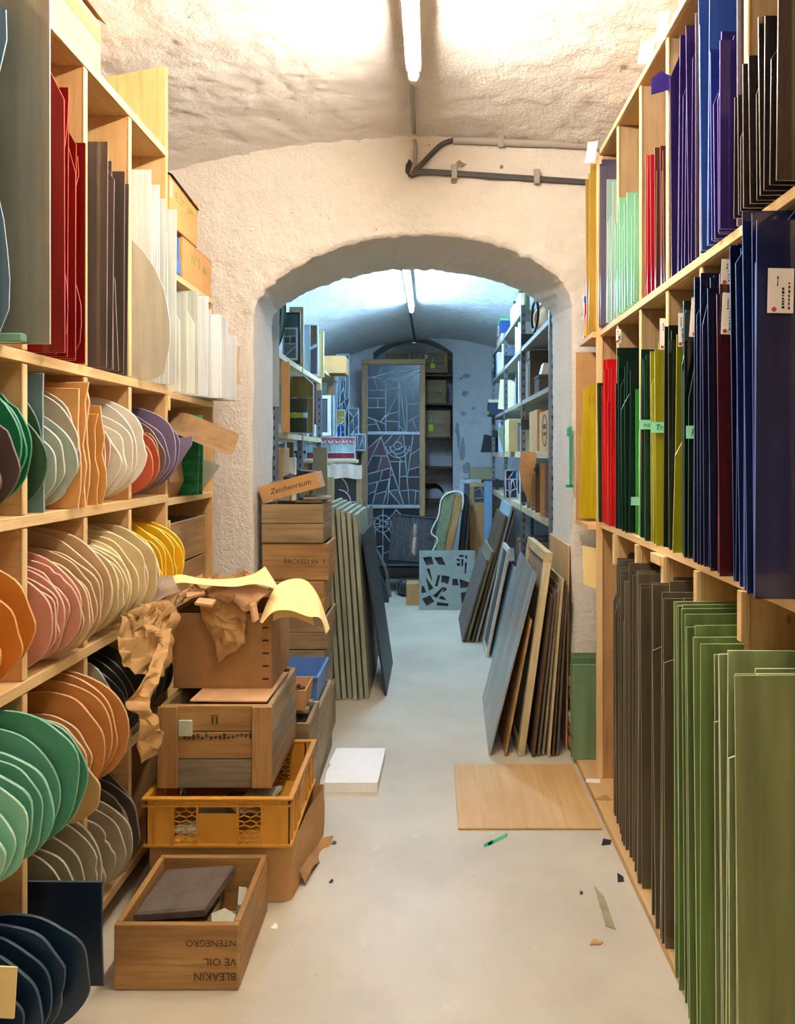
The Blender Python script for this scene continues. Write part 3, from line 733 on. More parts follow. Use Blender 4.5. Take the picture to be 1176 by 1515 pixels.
def card_label(w, h, x, y, z, tilt, lines, n=0):
    """white stock label stuck on a sheet's showing face; red dot and a few printed lines"""
W = 'in the %s row of the right rack'
ZB, ZM, ZT2 = RZ[0] + .001, RZ[1] + .0145, RZ[2] + .0145
# bottom row: clear grey and pale green window glass
sheet_run(1, ZB, [
    (1.505, 1.732, 10, 'b4c088', 'pale green', .64, 'd0dcae', (1.0, .97), (.625, .66), ['rect', 'cut', 'rect', 'step', 'rect']),
    (1.79, 2.042, 11, '93ae66', 'leaf green', .68, 'bccf98', (.99, 1.04), (.648, .668), ['rect']),
    (2.085, 2.13, 3, '82765f', 'smoke grey', .58, 'b8a88c', (.42, .78), (.70, .735), ['shard', 'cut', 'step']),
    (2.15, 2.342, 9, '847860', 'brown grey', .62, 'a89878', (1.02, 1.05), (.67, .69), ['step', 'rect', 'shard', 'rect']),
    (2.385, 2.43, 2, '7a6e5c', 'grey', .55, 'b8a88c', (.5, .72), (.735, .75), ['shard', 'step']),
    (2.45, 2.645, 9, '8c806a', 'warm grey', .58, 'a89878', (1.00, 1.03), (.685, .705), ['rect']),
    (2.69, 2.976, 11, '857b68', 'dusty grey', .6, 'a89878', (.98, 1.03), (.70, .725), ['rect', 'cut', 'rect'])],
    'in the bottom right rack', 31)
# middle row
sheet_run(1, ZM, [
    (1.50, 1.66, 8, '14224c', 'navy blue', .97, '5c68a8', (.78, .80), (.655, .69), ['rect', 'cut', 'rect']),
    (1.68, 1.749, 4, '0f1838', 'midnight blue', .98, '48548c', (.74, .78), (.695, .70), ['rect']),
    (1.792, 1.86, 4, '4c1a22', 'dark wine red', .97, '8c4a4c', (.70, .78), (.695, .72), ['rect', 'step']),
    (1.875, 2.046, 8, '161a34', 'blue black', .98, '545c84', (.70, .80), (.705, .718), ['rect', 'cut']),
    (2.089, 2.20, 6, '101c18', 'black green', .98, '4c6454', (.66, .74), (.715, .735), ['cut', 'rect']),
    (2.22, 2.27, 2, '8e8c18', 'olive yellow', .90, 'd2d070', (.64, .66), (.722, .732), ['shard', 'rect']),
    (2.28, 2.345, 4, '1e2418', 'dark olive', .97, '586448', (.66, .70), (.728, .733), ['rect']),
    (2.387, 2.50, 6, 'a8a41c', 'yellow olive', .86, 'e0dc78', (.62, .66), (.722, .74), ['rect', 'cut', 'rect']),
    (2.515, 2.651, 7, '17392a', 'deep green', .96, '4c8468', (.62, .66), (.728, .734), ['rect', 'rect', 'cut']),
    (2.69, 2.74, 3, '2fa03c', 'emerald green', .88, '80d888', (.46, .62), (.745, .75), ['step', 'shard']),
    (2.76, 2.981, 9, '10261c', 'bottle black green', .97, '44705c', (.60, .70), (.725, .733), ['rect', 'cut']),
    (3.018, 3.22, 8, 'd01418', 'scarlet', .90, 'f07060', (.62, .70), (.722, .733), ['rect', 'step', 'rect']),
    (3.23, 3.27, 2, '233c1e', 'moss green', .95, '608050', (.60, .62), (.73, .735), ['rect'])],
    'in the middle right rack', 32)
# top row
sheet_run(1, ZT2, [
    (1.50, 1.74, 10, '2c2422', 'brown black', .97, '7c7068', (.40, .28), (.69, .705), ['rect', 'cut', 'rect']),
    (1.787, 1.80, 1, '544e68', 'slate violet', .92, 'a8a4b8', (.74, .74), (.733, .733), ['rect']),
    (1.81, 1.90, 4, '2e1e60', 'violet', .95, '8070c0', (.46, .50), (.705, .72), ['rect', 'cut']),
    (1.91, 1.96, 3, '1c2c78', 'cobalt blue', .96, '6878c0', (.48, .50), (.722, .73), ['rect']),
    (1.97, 2.04, 3, '2c4a90', 'blue grey', .93, '7c98d0', (.70, .725), (.73, .735), ['rect', 'step']),
    (2.08, 2.335, 8, '261a4c', 'dark purple', .96, '7464a4', (.69, .725), (.742, .755), ['rect', 'cut', 'rect']),
    (2.385, 2.55, 5, '5c2c24', 'red brown', .93, '94685c', (.44, .48), (.745, .755), ['rect', 'step']),
    (2.56, 2.64, 3, 'b01c28', 'crimson', .90, 'e07070', (.48, .50), (.75, .755), ['rect']),
    (2.69, 2.96, 8, '9ad8b4', 'aqua green', .62, 'd0f4e0', (.38, .46), (.735, .722), ['rect', 'cut', 'rect']),
    (3.02, 3.14, 4, 'c4e4d4', 'pale aqua', .66, 'e8f8f0', (.54, .60), (.735, .725), ['cut', 'rect']),
    (3.16, 3.27, 4, '5c5060', 'grey mauve', .94, '8c8090', (.69, .72), (.72, .735), ['rect'])],
    'in the top right rack', 33)
# sheets that stand past the rack's end panel, against the arch wall
sheet_run(1, .0312, [(3.49, 3.59, 5, '7f9f78', 'small green', .70, 'b8ccb0', (.44, .47), (.655, .672), ['rect'])], 'on the floor past the right rack end', 34)
rb('ledge_top', XR - .04, XR + .36, 3.315, 3.60, 1.985, 2.011, PINE); rb('ledge_middle', XR - .06, XR + .36, 3.315, 3.60, 1.128, 1.154, PINE)
rb('ledge_panel', XR + .3, XR + .34, 3.60, 3.63, .0305, 2.76, FRAMEWOOD)
sheet_run(1, 2.012, [(3.33, 3.43, 6, 'c49a3c', 'amber yellow', .82, 'e4c470', (.74, .72), (.695, .715), ['rect'])], 'on the ledge past the right rack end', 35)
sheet_run(1, 2.012, [(3.44, 3.47, 1, 'f0c818', 'bright yellow', .9, 'f8e060', (.22, .22), (.70, .70), ['shard']), (3.48, 3.50, 1, 'd83020', 'orange red', .9, 'f08060', (.16, .16), (.71, .71), ['rect']), (3.51, 3.53, 1, '4068b0', 'sky blue', .9, 'a0c0e8', (.2, .2), (.715, .715), ['rect'])], 'behind the amber sheets by the arch', 36)
o = MB().box(0, .36, 0, .006, 0, .79, ch=.001).build('cardboard_sheet', CARD, None, (.675, 3.50, 1.155)); tag(o, 'tall brown cardboard sheet on the ledge past the right rack end', 'cardboard')
ob = MB().prism([(0, .015), (.36, 0), (.36, .70), (.12, .70), (.08, .64), (.02, .61)], 0, .005, 0, 1).build('glass_sheet', sheetmats('c4a818', .93, 'e8d870'), None, (.678, 3.44, 1.155)); tag(ob, 'mustard yellow glass sheet leaning on brown cardboard beside the scarlet sheets', 'glass sheet')
text('104', .05, plain('red_crayon', 'c86a30', bmp=0), ob, (.035, -.001, .545), (PI / 2, 0, .0))
ob = MB().prism([(0, 0), (.3, 0), (.3, .72), (0, .72)], 0, .005, 0, 1).build('glass_sheet', sheetmats('9aa424', .9, 'd0d880'), None, (.735, 3.36, 1.159), (0, .012, 0)); tag(ob, 'olive green glass sheet between the mustard sheet and the scarlet ones', 'glass sheet')
# white and cream papers under the ledge and along the top
def rolled(u, v):
    a = -0.4 + 1.9 * u; return (.70 + .05 * math.sin(a) + .16 * u, 3.43 - .05 * math.cos(a) - .03 * v, 1.05 - .22 * v - .05 * u + .05 * v * (1 - u))
o = MB().grid(rolled, 10, 6).build('paper_sheet', CREAMWOOD if False else CREAMCARD); tag(o, 'curled cream paper drooping below the mustard glass at the rack end', 'paper')
# paper tickets clipped along the rack's top edge
for k, (px, py, w, h, d) in enumerate(((893, 205, .05, .10, 3.28), (969, 60, .055, .085, 2.45), (990, 22, .04, .10, 2.3))):
    q = P(px, py, d)
    o = MB().prism([(-w / 2, -h / 2), (w / 2 - .01, -h / 2 + .01), (w / 2, h / 2), (-w / 2 + .006, h / 2 - .008)], 0, .0015).build('paper_ticket', WHITEPAPER, None, ((.726 if k == 0 else .736) - w / 2 - .004, q.y - .02 * (k == 0), min(2.79, q.z)), (0, .06, 0))
    tag(o, ['white paper ticket pinned at the far top corner of the right rack', 'white paper ticket on the right rack top edge above the purple sheets', 'folded white paper ticket on the right rack top edge, nearest of three'][k], 'paper')
o = MB().prism([(0, 0), (.11, .03), (.03, .075), (.0, .05)], 0, .004).build('glass_sheet', sheetmats('3a2a78', .9, '8878c0'), None, (.70, 2.31, 2.775 - .07), (0, 0, 0)); o.location = (.69, 2.345, 2.60); tag(o, 'pointed violet glass offcut above the dark purple sheets', 'glass sheet')

def stock_label(px, py, w, h, d, tilt, label, txt, size=.018, dot=True):
    """printed stock label, stuck on the nearest face of its bunch at depth D"""
    q = P(px, py, d)
    t = thing('stock_label', label, 'label', (q.x, q.y, q.z), (0, tilt, 0))
    MB().box(-w / 2, w / 2, 0, .0012, -h / 2, h / 2).build('paper', WHITEPAPER, t)
    b = MB(); rr = random.Random(int(px * 7 + py))
    if txt: text(txt, size, INK, t, (-w * .02, -.0008, -h * .42), (PI / 2, -PI / 2, 0), 'print')
    for x, z0_, z1_, k in ((w * .33, -h * .42, h * .15, .0022), (w * .1, -h * .40 if not txt else h * .0, h * .05, .003), (-w * .12, h * .1, h * .32, .0015)):
        z = z0_
        while z < z1_:
            l = rr.uniform(.0025, .007); b.box(x - k, x + k * rr.uniform(.3, 1), -.0006, 0, z, z + l); z += l + rr.uniform(.0015, .004)
    stuff(b.build('fine_print', INK, t))
    if dot: MB().prism([(-w * .25 + .005 * math.cos(a), -h * .42 + .005 * math.sin(a)) for a in [i * PI / 5 for i in range(10)]], -.0008, 0).build('red_dot', REDDOT, t)
    return t
stock_label(1155, 430, .052, .09, 1.495, .02, 'white stock label on the nearest navy sheet at the far right', '')
stock_label(1079, 464, .036, .10, 1.786, .05, 'white stock label on the dark wine red sheet', '')
stock_label(1078, 402, .036, .06, 1.786, .05, 'short white stock label above another on the dark wine red sheet', '')
stock_label(1036, 470, .055, .11, 2.0815, .07, 'white stock label tilted on the black green sheets', 'DA/23', .014)
stock_label(983, 494, .03, .10, 2.380, .0, 'white stock label on the yellow olive sheets', '')
stock_label(1009, 488, .022, .10, 2.2135, .0, 'narrow white label beside the olive yellow sheet', '')
stock_label(889, 564, .024, .11, 3.354, .05, 'white label on the olive green sheet by the scarlet glass', '')
stock_label(915, 497, .018, .05, 2.753, .0, 'little white tag above the bottle green sheets', '', .01)
stock_label(966, 200, .018, .035, 2.991, .0, 'blank looking white tag on the divider behind the aqua sheets', '', .008, False)
def tape_band(x0, x1, y, z, h, rz, txt, label):
    t = thing('tape_strip', label, 'tape', ((x0 + x1) / 2, y, z), (0, 0, rz))
    w = (x1 - x0) / 2
    MB().box(-w, w, 0, .0015, -h / 2, h / 2).build('band', MINT, t)
    if txt: text(txt, h * .75, INK, t, (-w + .012, -.001, -h * .25), (PI / 2, 0, 0), 'handwriting', shear=.2)
    return t
tape_band(X(947, 2.5), X(972, 2.5), 2.5085, Z(628, 2.5), .032, 0, 'no. Ti', 'mint tape band round the deep green sheets, lettered by hand')
tape_band(X(966, 2.36), X(1020, 2.36), 2.3795, Z(632, 2.36), .034, 0, 'Transp', 'long mint tape band across the yellow olive sheets')
tape_band(X(1019, 2.06), X(1047, 2.06), 2.0815, Z(639, 2.06), .036, 0, 'Rom', 'mint tape band on the black green sheets')
tape_band(X(936, 2.66), X(953, 2.66), 2.6835, Z(742, 2.66), .03, .0, '', 'short blank mint tape on the emerald green sheet')
# debris on the base board
for px, py, d, pts, m, lab in ((905, 1168, 3.05, [(-.03, -.01), (.03, -.02), (.04, .02), (-.02, .025)], WHITEPAPER, 'white paper scrap on the base board of the right rack'),
                               (902, 1181, 3.02, [(-.035, -.015), (.045, -.02), (.03, .03)], KRAFT, 'pointed glass shard on the base board of the right rack')):
    q = P(px, py, d); o = MB().prism(pts, 0, .002, plane='xy').build('scrap', m, None, (X(873, 3.3) if m is WHITEPAPER else .70, 3.26 if m is WHITEPAPER else 3.1, .0305)); tag(o, lab, 'scrap')
# ================================================================== CRATES AND BOXES ON THE FLOOR, LEFT
def crate(name, label, x0, x1, y0, y1, z0, z1, nf, ns, mf, ms=None, t=.016, battens=False, rz=0.0, loc_z=None, cat='crate', group=None, cuts=None, proud=.002, seed=0, base=True):
    """open box of boards: NF boards on the front and back, NS on the sides"""
    rng = random.Random(seed); ms = ms or mf
    cx, cy = (x0 + x1) / 2, (y0 + y1) / 2; w, d, h = (x1 - x0) / 2, (y1 - y0) / 2, z1 - z0
    r = thing(name, label, cat, (cx, cy, z0), (0, 0, rz), group)
    def boards(n, f, mats, nm):
        zs = cuts if cuts and n == len(cuts) - 1 else [i / n for i in range(n + 1)]
        for k in range(n):
            a, b_ = zs[k] * h, zs[k + 1] * h; j = rng.uniform(0, proud)
            f(a + (.0015 if k else 0), b_ - .0015, j, mats[k % len(mats)] if isinstance(mats, list) else mats)
    boards(nf, lambda a, b_, j, m: MB().box(-w, w, -d - j, -d + t, a, b_, ch=.002).build('plank', m, r), mf, 'front')
    boards(nf, lambda a, b_, j, m: MB().box(-w, w, d - t, d + j, a, b_, ch=.002).build('plank', m, r), mf, 'back')
    for s in (-1, 1):
        boards(ns, lambda a, b_, j, m: MB().box(s * (w - t), s * (w + j), -d + t + .0005, d - t - .0005, a, b_, ch=.002).build('plank', m, r), ms, 'side')
    if base: MB().box(-w + t, w - t, -d + t, d - t, 0, .010, ch=.001).build('bottom_board', ms if not isinstance(ms, list) else ms[0], r)
    if battens:
        bw = battens
        for sx in (-1, 1):
            MB().box(sx * (w - bw), sx * (w + .004), -d - .014, -d - proud - .0005, .004, h - .002, ch=.002).build('batten', CRATE, r)
    return r
# 1 the small stencilled crate in front
FX0, FX1, FY0, FY1 = -.870, -.530, 2.030, 2.385
r = crate('wooden_crate', 'small open wooden crate in front with upside-down olive oil stencilling', FX0, FX1, FY0, FY1, .002, .182, 1, 1, CRATE, t=.016, seed=1)
for s, z, dx in (('BLEAKIN', .028, 0), ('VE OIL', .068, .005), ('NTENEGRO', .118, .0)):
    text(s, .030 if s != 'NTENEGRO' else .026, INKB, r, (.165 if s != 'VE OIL' else .165, -.1805, z + .020), (-PI / 2 + PI, PI, 0), 'stencil')
# its contents: slate-like glass blocks and chunks
def chunk(name, label, pts, h, loc, rot, mat, cat='glass block', group=None, seed=0, top=None):
    """rough block: polygon base PTS extruded to H with a slightly smaller, uneven top"""
    rng = random.Random(seed); n = len(pts)
    cx = sum(p[0] for p in pts) / n; cy = sum(p[1] for p in pts) / n
    lay = []
    for k, (z, s) in enumerate(((0, .97), (h * .12, 1.0), (h * .85, 1.0), (h, .95))):
        lay.append([(cx + (x - cx) * s + rng.uniform(-.002, .002), cy + (y - cy) * s + rng.uniform(-.002, .002), z + rng.uniform(-.0015, .0015) * (k > 0)) for x, y in pts])
    v = sum(lay, []); f = [list(range(n))[::-1], list(range(3 * n, 4 * n))]
    for k in range(3):
        for i in range(n): f.append([k * n + i, k * n + (i + 1) % n, (k + 1) * n + (i + 1) % n, (k + 1) * n + i])
    o = MB().add(v, f).build(name, mat, None, loc, rot); tag(o, label, cat, group); return o
SLATE = plain('dusty_dark_slab', '6f6258', rough=.65, mott=.25, nscale=22, bmp=.3)
OLIVEG = plain('dusty_olive_glass', '6e6840', rough=.4, mott=.35, nscale=16, dark='2e2c18')
PALEG = plain('pale_grey_green_glass', 'b4b49c', rough=.3, mott=.2, nscale=12)
YELG = plain('yellow_green_glass', '8c8a24', rough=.25, mott=.4, nscale=12)
chunk('dark_slab', 'dusty dark slab lying askew on top of the glass in the front crate', [(-.125, -.085), (.075, -.09), (.125, .09), (-.085, .095)], .028, (-.732, 2.215, .146), (.13, -.05, .06), SLATE, seed=1)
chunk('glass_block', 'olive glass block under the dark slab in the front crate', [(-.11, -.09), (.10, -.09), (.11, .08), (-.10, .09)], .035, (-.738, 2.19, .085), (.13, -.04, .1), OLIVEG, seed=2)
chunk('glass_block', 'lowest olive glass block at the bottom of the front crate', [(-.12, -.12), (.065, -.12), (.07, .10), (-.12, .11)], .05, (-.725, 2.20, .014), (0, 0, .05), OLIVEG, seed=3)
chunk('glass_block', 'pale faceted glass lump in the right corner of the front crate', [(-.034, -.024), (.022, -.032), (.034, .012), (.0, .042), (-.036, .024)], .055, (-.594, 2.100, .105), (.2, .1, .3), PALEG, seed=4)
chunk('glass_block', 'grey green glass bar leaning on the right side of the front crate', [(-.012, -.05), (.012, -.05), (.012, .05), (-.012, .05)], .04, (-.580, 2.245, .095), (-.1, .15, .2), PALEG, seed=5)
chunk('glass_block', 'yellow green glass lump behind the pale lump in the front crate', [(-.03, -.02), (.03, -.03), (.035, .02), (-.02, .03)], .045, (-.60, 2.20, .016), (0, 0, .5), YELG, seed=6)
chunk('glass_block', 'dark olive glass lump at the front right inside of the crate', [(-.03, -.03), (.03, -.02), (.03, .02), (-.02, .03)], .075, (-.60, 2.10, .014), (0, 0, .2), OLIVEG, seed=7)
# 2 squashed cardboard box under the amber crate
def sagbox(u, v): pass
r = thing('carton', 'squashed brown cardboard box under the amber plastic crate', 'box', (-.68, 2.64, .002))
def wall(path, z0, z1, name, seed, amp=.008, nu=26, nv=8):
    pts = smooth_pts(path, nu + 1)
    def f(u, v):
        x, y = pts[round(u * nu)]; z = z0 + (z1 - z0) * v
        k = noise.noise(Vector((x * 6 + seed, y * 6, z * 7))) * amp * math.sin(PI * min(1, v * 1.0 + .05))
        return (x + .68 - .68 * 0 - 0 + k, y - 2.64 + k * .8, z)
    return MB().grid(f, nu, nv, smooth=True).build(name, CARD, r)
wall([(-.925, 2.43), (-.80, 2.425), (-.65, 2.425), (-.50, 2.43), (-.462, 2.445)], 0, .193, 'front_panel', 1)
wall([(-.462, 2.445), (-.452, 2.52), (-.445, 2.66), (-.425, 2.78), (-.42, 2.86)], 0, .193, 'side_panel', 2, .014)
wall([(-.925, 2.43), (-.93, 2.6), (-.925, 2.86)], 0, .193, 'side_panel', 3)
wall([(-.925, 2.86), (-.7, 2.865), (-.42, 2.86)], 0, .193, 'back_panel', 4)
MB().box(-.24, .22, -.205, .215, .186, .191).build('top_panel', CARD, r)
MB().grid(lambda u, v: (.215 + .012 + .055 * u * (.4 + v), -.12 + .30 * v, .004 + .05 * (1 - u) * (1 - v) + .02 * math.sin(v * 7) * u), 6, 10).build('torn_flap', CARD_DK, r)
# 3 amber plastic stacking crate
r = thing('plastic_crate', 'amber plastic stacking crate with lattice windows on a brown carton', 'crate', (-.695, 2.645, .196), (0, 0, 0))
W2, D2c, HC = .232, .238, .160
def pc(name, *a, ch=.002): return MB().box(*a, ch=ch).build(name, YPLASTIC, r)
pc('floor_panel', -W2 + .006, W2 - .006, -D2c + .006, D2c - .006, 0, .006)
b = MB()                                                       # rim: four mitred flanges
for (x0, x1, y0, y1) in ((-W2 - .012, W2 + .012, -D2c - .012, -D2c + .006), (-W2 - .012, W2 + .012, D2c - .006, D2c + .012), (-W2 - .012, -W2 + .006, -D2c + .006, D2c - .006), (W2 - .006, W2 + .012, -D2c + .006, D2c - .006)):
    b.box(x0, x1, y0, y1, HC - .008, HC, ch=.002)
b.build('rim', YPLASTIC, r)
b = MB()
for (x0, x1, y0, y1) in ((-W2 - .008, W2 + .008, -D2c - .008, -D2c), (W2, W2 + .008, -D2c, D2c), (-W2 - .008, -W2, -D2c, D2c), (-W2 - .008, W2 + .008, D2c, D2c + .008)):
    b.box(x0, x1, y0, y1, HC - .030, HC - .025); b.box(x0, x1, y0, y1, 0, .007)
b.build('rib_band', YPLASTIC, r)
def crate_side(L, M, handle):
    """one wall along local x from -L to L: posts, lattice windows, a lower middle panel with a hand hole above"""
    xs = [-L, -L * .62, -L * .28, L * .28, L * .62, L]
    def q(nm, x0, x1, z0, z1, t=.004):
        MB().box(x0, x1, 0, t, z0, z1, M=M).build(nm, YPLASTIC, r)
    q('corner_panel', xs[0], xs[1], .003, HC - .008); q('corner_panel', xs[4], xs[5], .003, HC - .008)
    q('middle_panel', xs[2], xs[3], .003, HC - (.055 if handle else .03)); q('top_band', xs[1], xs[4], HC - .03, HC - .008)
    for x in xs[1:5] + [-L * .87, L * .87]: MB().box(x - .003, x + .003, -.007, .004, .003, HC - .010, M=M).build('rib', YPLASTIC, r)
    for s in (-1, 1):
        a, c = (xs[1], xs[2]) if s < 0 else (xs[3], xs[4]); z0, z1 = .004, HC - .03
        b = MB(); n = 4; cw = (c - a) / 2; chh = (z1 - z0) / n
        for i in range(2):
            for k in range(n + 1):                               # chain of hexagonal openings
                cx = a + cw * (i + .5); cz = z0 + chh * k
                for sx in (-1, 1):
                    p0 = (cx, .002, cz + chh * .28); p1 = (cx + sx * cw / 2, .002, cz + chh * .5); p2 = (cx + sx * cw / 2, .002, cz + chh * .78); p3 = (cx, .002, cz + chh * 1.0)
                    if cz + chh * .9 < z1: b.tube([p0, p1], .0024, 5, M=M); b.tube([p1, p2], .0024, 5, M=M)
                    if k < n: b.tube([p2, (cx, .002, cz + chh * 1.02)], .0024, 5, M=M)
                if k < n: b.tube([(cx, .002, cz), (cx, .002, cz + chh * .28)], .0024, 5, M=M)
        stuff(b.build('lattice', YPLASTIC, r))
crate_side(W2, Matrix.Translation((0, -D2c, 0)), True)
crate_side(D2c, Matrix.Translation((W2, 0, 0)) @ Matrix.Rotation(PI / 2, 4, 'Z'), False)
crate_side(W2, Matrix.Translation((0, D2c, 0)) @ Matrix.Rotation(PI, 4, 'Z'), True)
crate_side(D2c, Matrix.Translation((-W2, 0, 0)) @ Matrix.Rotation(-PI / 2, 4, 'Z'), False)
rng = random.Random(8)
for k in range(5):
    chunk('glass_shard', ['grey glass shard in the amber crate behind the hand hole', 'greenish glass shard at the left window of the amber crate', 'grey glass shard at the right window of the amber crate', 'dark glass shard on the floor of the amber crate', 'grey glass shard at the right inside of the amber crate'][k],
          [(-.06, -.04), (.05, -.05), (.07, .03), (-.03, .05)], .012, (-.80 + .055 * k, 2.50 + .05 * (k % 3), .206 + .022 * k), (.12 * (k % 2), .05, k * .8), [PALEG, PALEG, SLATE, SLATE, PALEG][k], 'glass shard', seed=20 + k)
# 4 big plank crate on it
r = crate('wooden_crate', 'large plank crate with corner battens standing in the amber plastic crate', -.905, -.535, 2.468, 2.915, .357, .632, 3, 3, [CRATE_GREY, CRATE, CRATE], [CRATE_OLD, CRATE_GREY, CRATE_OLD], t=.018, battens=.062, seed=3, cuts=[0, .35, .68, 1.0])
MB().box(-.118, -.075, -.2395, -.2275, .178, .228).build('sticker', plain('pale_green_sticker', 'c8ccb0', bmp=0), r)
b = MB(); rng = random.Random(12)
for k in range(16):
    x = -.105 + .0145 * k; z = .165 + rng.uniform(-.006, .003) + .0004 * k
    b.box(x, x + rng.uniform(.003, .009), -.2285, -.2265, z, z + rng.uniform(.006, .02)); b.box(x, x + .010, -.2284, -.2265, z + .004, z + .008)
for x in (-.012, .002): b.box(x, x + .006, -.2285, -.2265, .215, .236)
b.box(-.016, .010, -.2284, -.2265, .240, .243)
stuff(b.build('worn_stencil', INKB, r))
# 5 board lying on the crate and the carton full of paper
o = MB().box(-.13, .13, -.165, .165, 0, .006, ch=.001).build('card_sheet', CARD_LT, None, (-.68, 2.655, .6345), (0, 0, -.03)); tag(o, 'pale card lying across the open top of the large plank crate', 'card')
r = carton('carton', 'brown cardboard carton stuffed with torn paper on top of the plank crate', -.912, -.565, 2.615, 2.93, .642, .905, CARD_DK, 'none', t=.006)
b = MB()
for k in range(5): b.box(.140, .162, -.1585, -.1575, .03 + k * .045, .036 + k * .045, M=Matrix.Translation((0, 0, 0)))
stuff(b.build('staple', BLACK, r))
# heaped kraft paper above the carton
def paper(name, rows, nu, nv, amp, seed, mat, label, freq=11, taper=True):
    o = crumple([[P(*p) for p in r_] for r_ in rows], nu, nv, amp, seed, freq, taper=taper).build(name, mat); tag(o, label, 'paper'); return o
paper('kraft_paper', [[(262, 893, 2.60), (300, 874, 2.62), (350, 872, 2.62), (400, 872, 2.64)], [(262, 880, 2.75), (310, 862, 2.75), (360, 855, 2.75), (405, 872, 2.75)], [(270, 880, 2.92), (310, 872, 2.92), (360, 868, 2.92), (410, 875, 2.92)]], 44, 36, .040, 1, KRAFT, 'heap of crumpled kraft paper filling the top of the brown carton', 17)
paper('kraft_paper', [[(292, 892, 2.615), (320, 882, 2.615), (345, 880, 2.615), (372, 885, 2.615)], [(300, 915, 2.585), (322, 912, 2.575), (345, 908, 2.575), (365, 910, 2.585)], [(318, 950, 2.58), (328, 948, 2.57), (345, 945, 2.57), (362, 940, 2.575)], [(322, 983, 2.59), (330, 975, 2.585), (345, 965, 2.58), (364, 950, 2.58)]], 30, 34, .018, 2, KRAFT, 'torn kraft paper tongue hanging down the front of the carton', 22)
paper('kraft_paper', [[(300, 872, 2.60), (330, 862, 2.60), (370, 866, 2.60), (402, 872, 2.60)], [(312, 880, 2.56), (335, 872, 2.55), (365, 878, 2.55), (385, 885, 2.56)], [(335, 892, 2.57), (345, 888, 2.555), (362, 905, 2.55), (378, 900, 2.57)]], 26, 20, .020, 3, CARD_LT, 'light torn paper folded over the upper edge of the carton')
paper('kraft_paper', [[(262, 885, 2.56), (225, 890, 2.40), (200, 898, 2.28), (182, 906, 2.20)], [(262, 905, 2.54), (228, 925, 2.36), (200, 935, 2.24), (176, 935, 2.16)], [(258, 935, 2.50), (232, 955, 2.32), (205, 962, 2.22), (178, 955, 2.14)], [(250, 985, 2.46), (235, 1000, 2.30), (210, 998, 2.20), (185, 990, 2.14)]], 40, 36, .034, 4, KRAFT, 'large torn kraft paper hanging between the left rack and the carton', 16)
STRIP = [[(240, 930, 2.36), (255, 930, 2.38)], [(215, 1000, 2.18), (238, 1000, 2.22)], [(186, 1042, 2.12), (215, 1045, 2.16)], [(206, 1062, 2.13), (234, 1060, 2.17)], [(204, 1105, 2.14), (238, 1100, 2.18)], [(209, 1132, 2.15), (232, 1115, 2.18)]]
_hp = [o for o in bpy.data.objects if o.get('label', '').startswith('large torn kraft paper')][0]
crumple([[P(*p) for p in r_] for r_ in STRIP], 12, 50, .022, 5, 18).build('torn_strip', KRAFT, _hp)
paper('kraft_paper', [[(212, 890, 2.46), (227, 858, 2.47), (255, 851, 2.50)], [(218, 893, 2.44), (237, 872, 2.45), (262, 868, 2.49)], [(230, 892, 2.43), (250, 880, 2.46), (270, 876, 2.50)]], 12, 10, .004, 6, plain('grey_brown_paper', 'a88e78', rough=.7), 'grey brown paper lobe beside the yellow slabs')
# cardboard offcuts on the heap
for k, (px, py, d, rz, ry) in enumerate(((290, 880, 2.535, .3, -.2), (304, 893, 2.50, -.1, .1), (374, 906, 2.525, .1, 1.4))):
    q = P(px, py, d); o = MB().box(-.03, .03, -.02, .02, 0, .010, ch=.001).build('cardboard_offcut', CARD_LT, None, tuple(q), (.25, ry, rz)); tag(o, ['small cardboard offcut on the paper heap, left of centre', 'lower cardboard offcut in front of the paper heap', 'cardboard offcut on edge at the right of the hanging tongue'][k], 'cardboard')
paper('cream_card', [[(240, 868, 2.58), (262, 850, 2.60), (300, 856, 2.60), (340, 856, 2.60), (372, 850, 2.62), (392, 838, 2.64)], [(238, 869, 2.54), (268, 862, 2.54), (305, 866, 2.52), (345, 868, 2.53), (378, 864, 2.55), (414, 872, 2.58)]], 30, 6, .0012, 7, CREAMCARD, 'long cream card sheet lying over the top of the paper heap', 5, False)
paper('cream_card', [[(384, 920, 2.56), (398, 885, 2.60), (415, 862, 2.66), (448, 857, 2.70), (470, 880, 2.68), (488, 930, 2.62)], [(388, 922, 2.52), (405, 905, 2.54), (428, 903, 2.56), (455, 912, 2.58), (474, 915, 2.58), (482, 938, 2.58)]], 30, 8, .0006, 8, CREAMCARD, 'bent cream yellow card draped over the carton corner', 5, False)
paper('cream_card', [[(404, 895, 2.65), (414, 882, 2.69), (430, 872, 2.73), (454, 868, 2.77)], [(404, 919, 2.59), (416, 914, 2.605), (437, 914, 2.635), (465, 926, 2.66)]], 20, 6, .0006, 9, CREAMCARD, 'second bent cream card just beneath the draped one', 5, False)

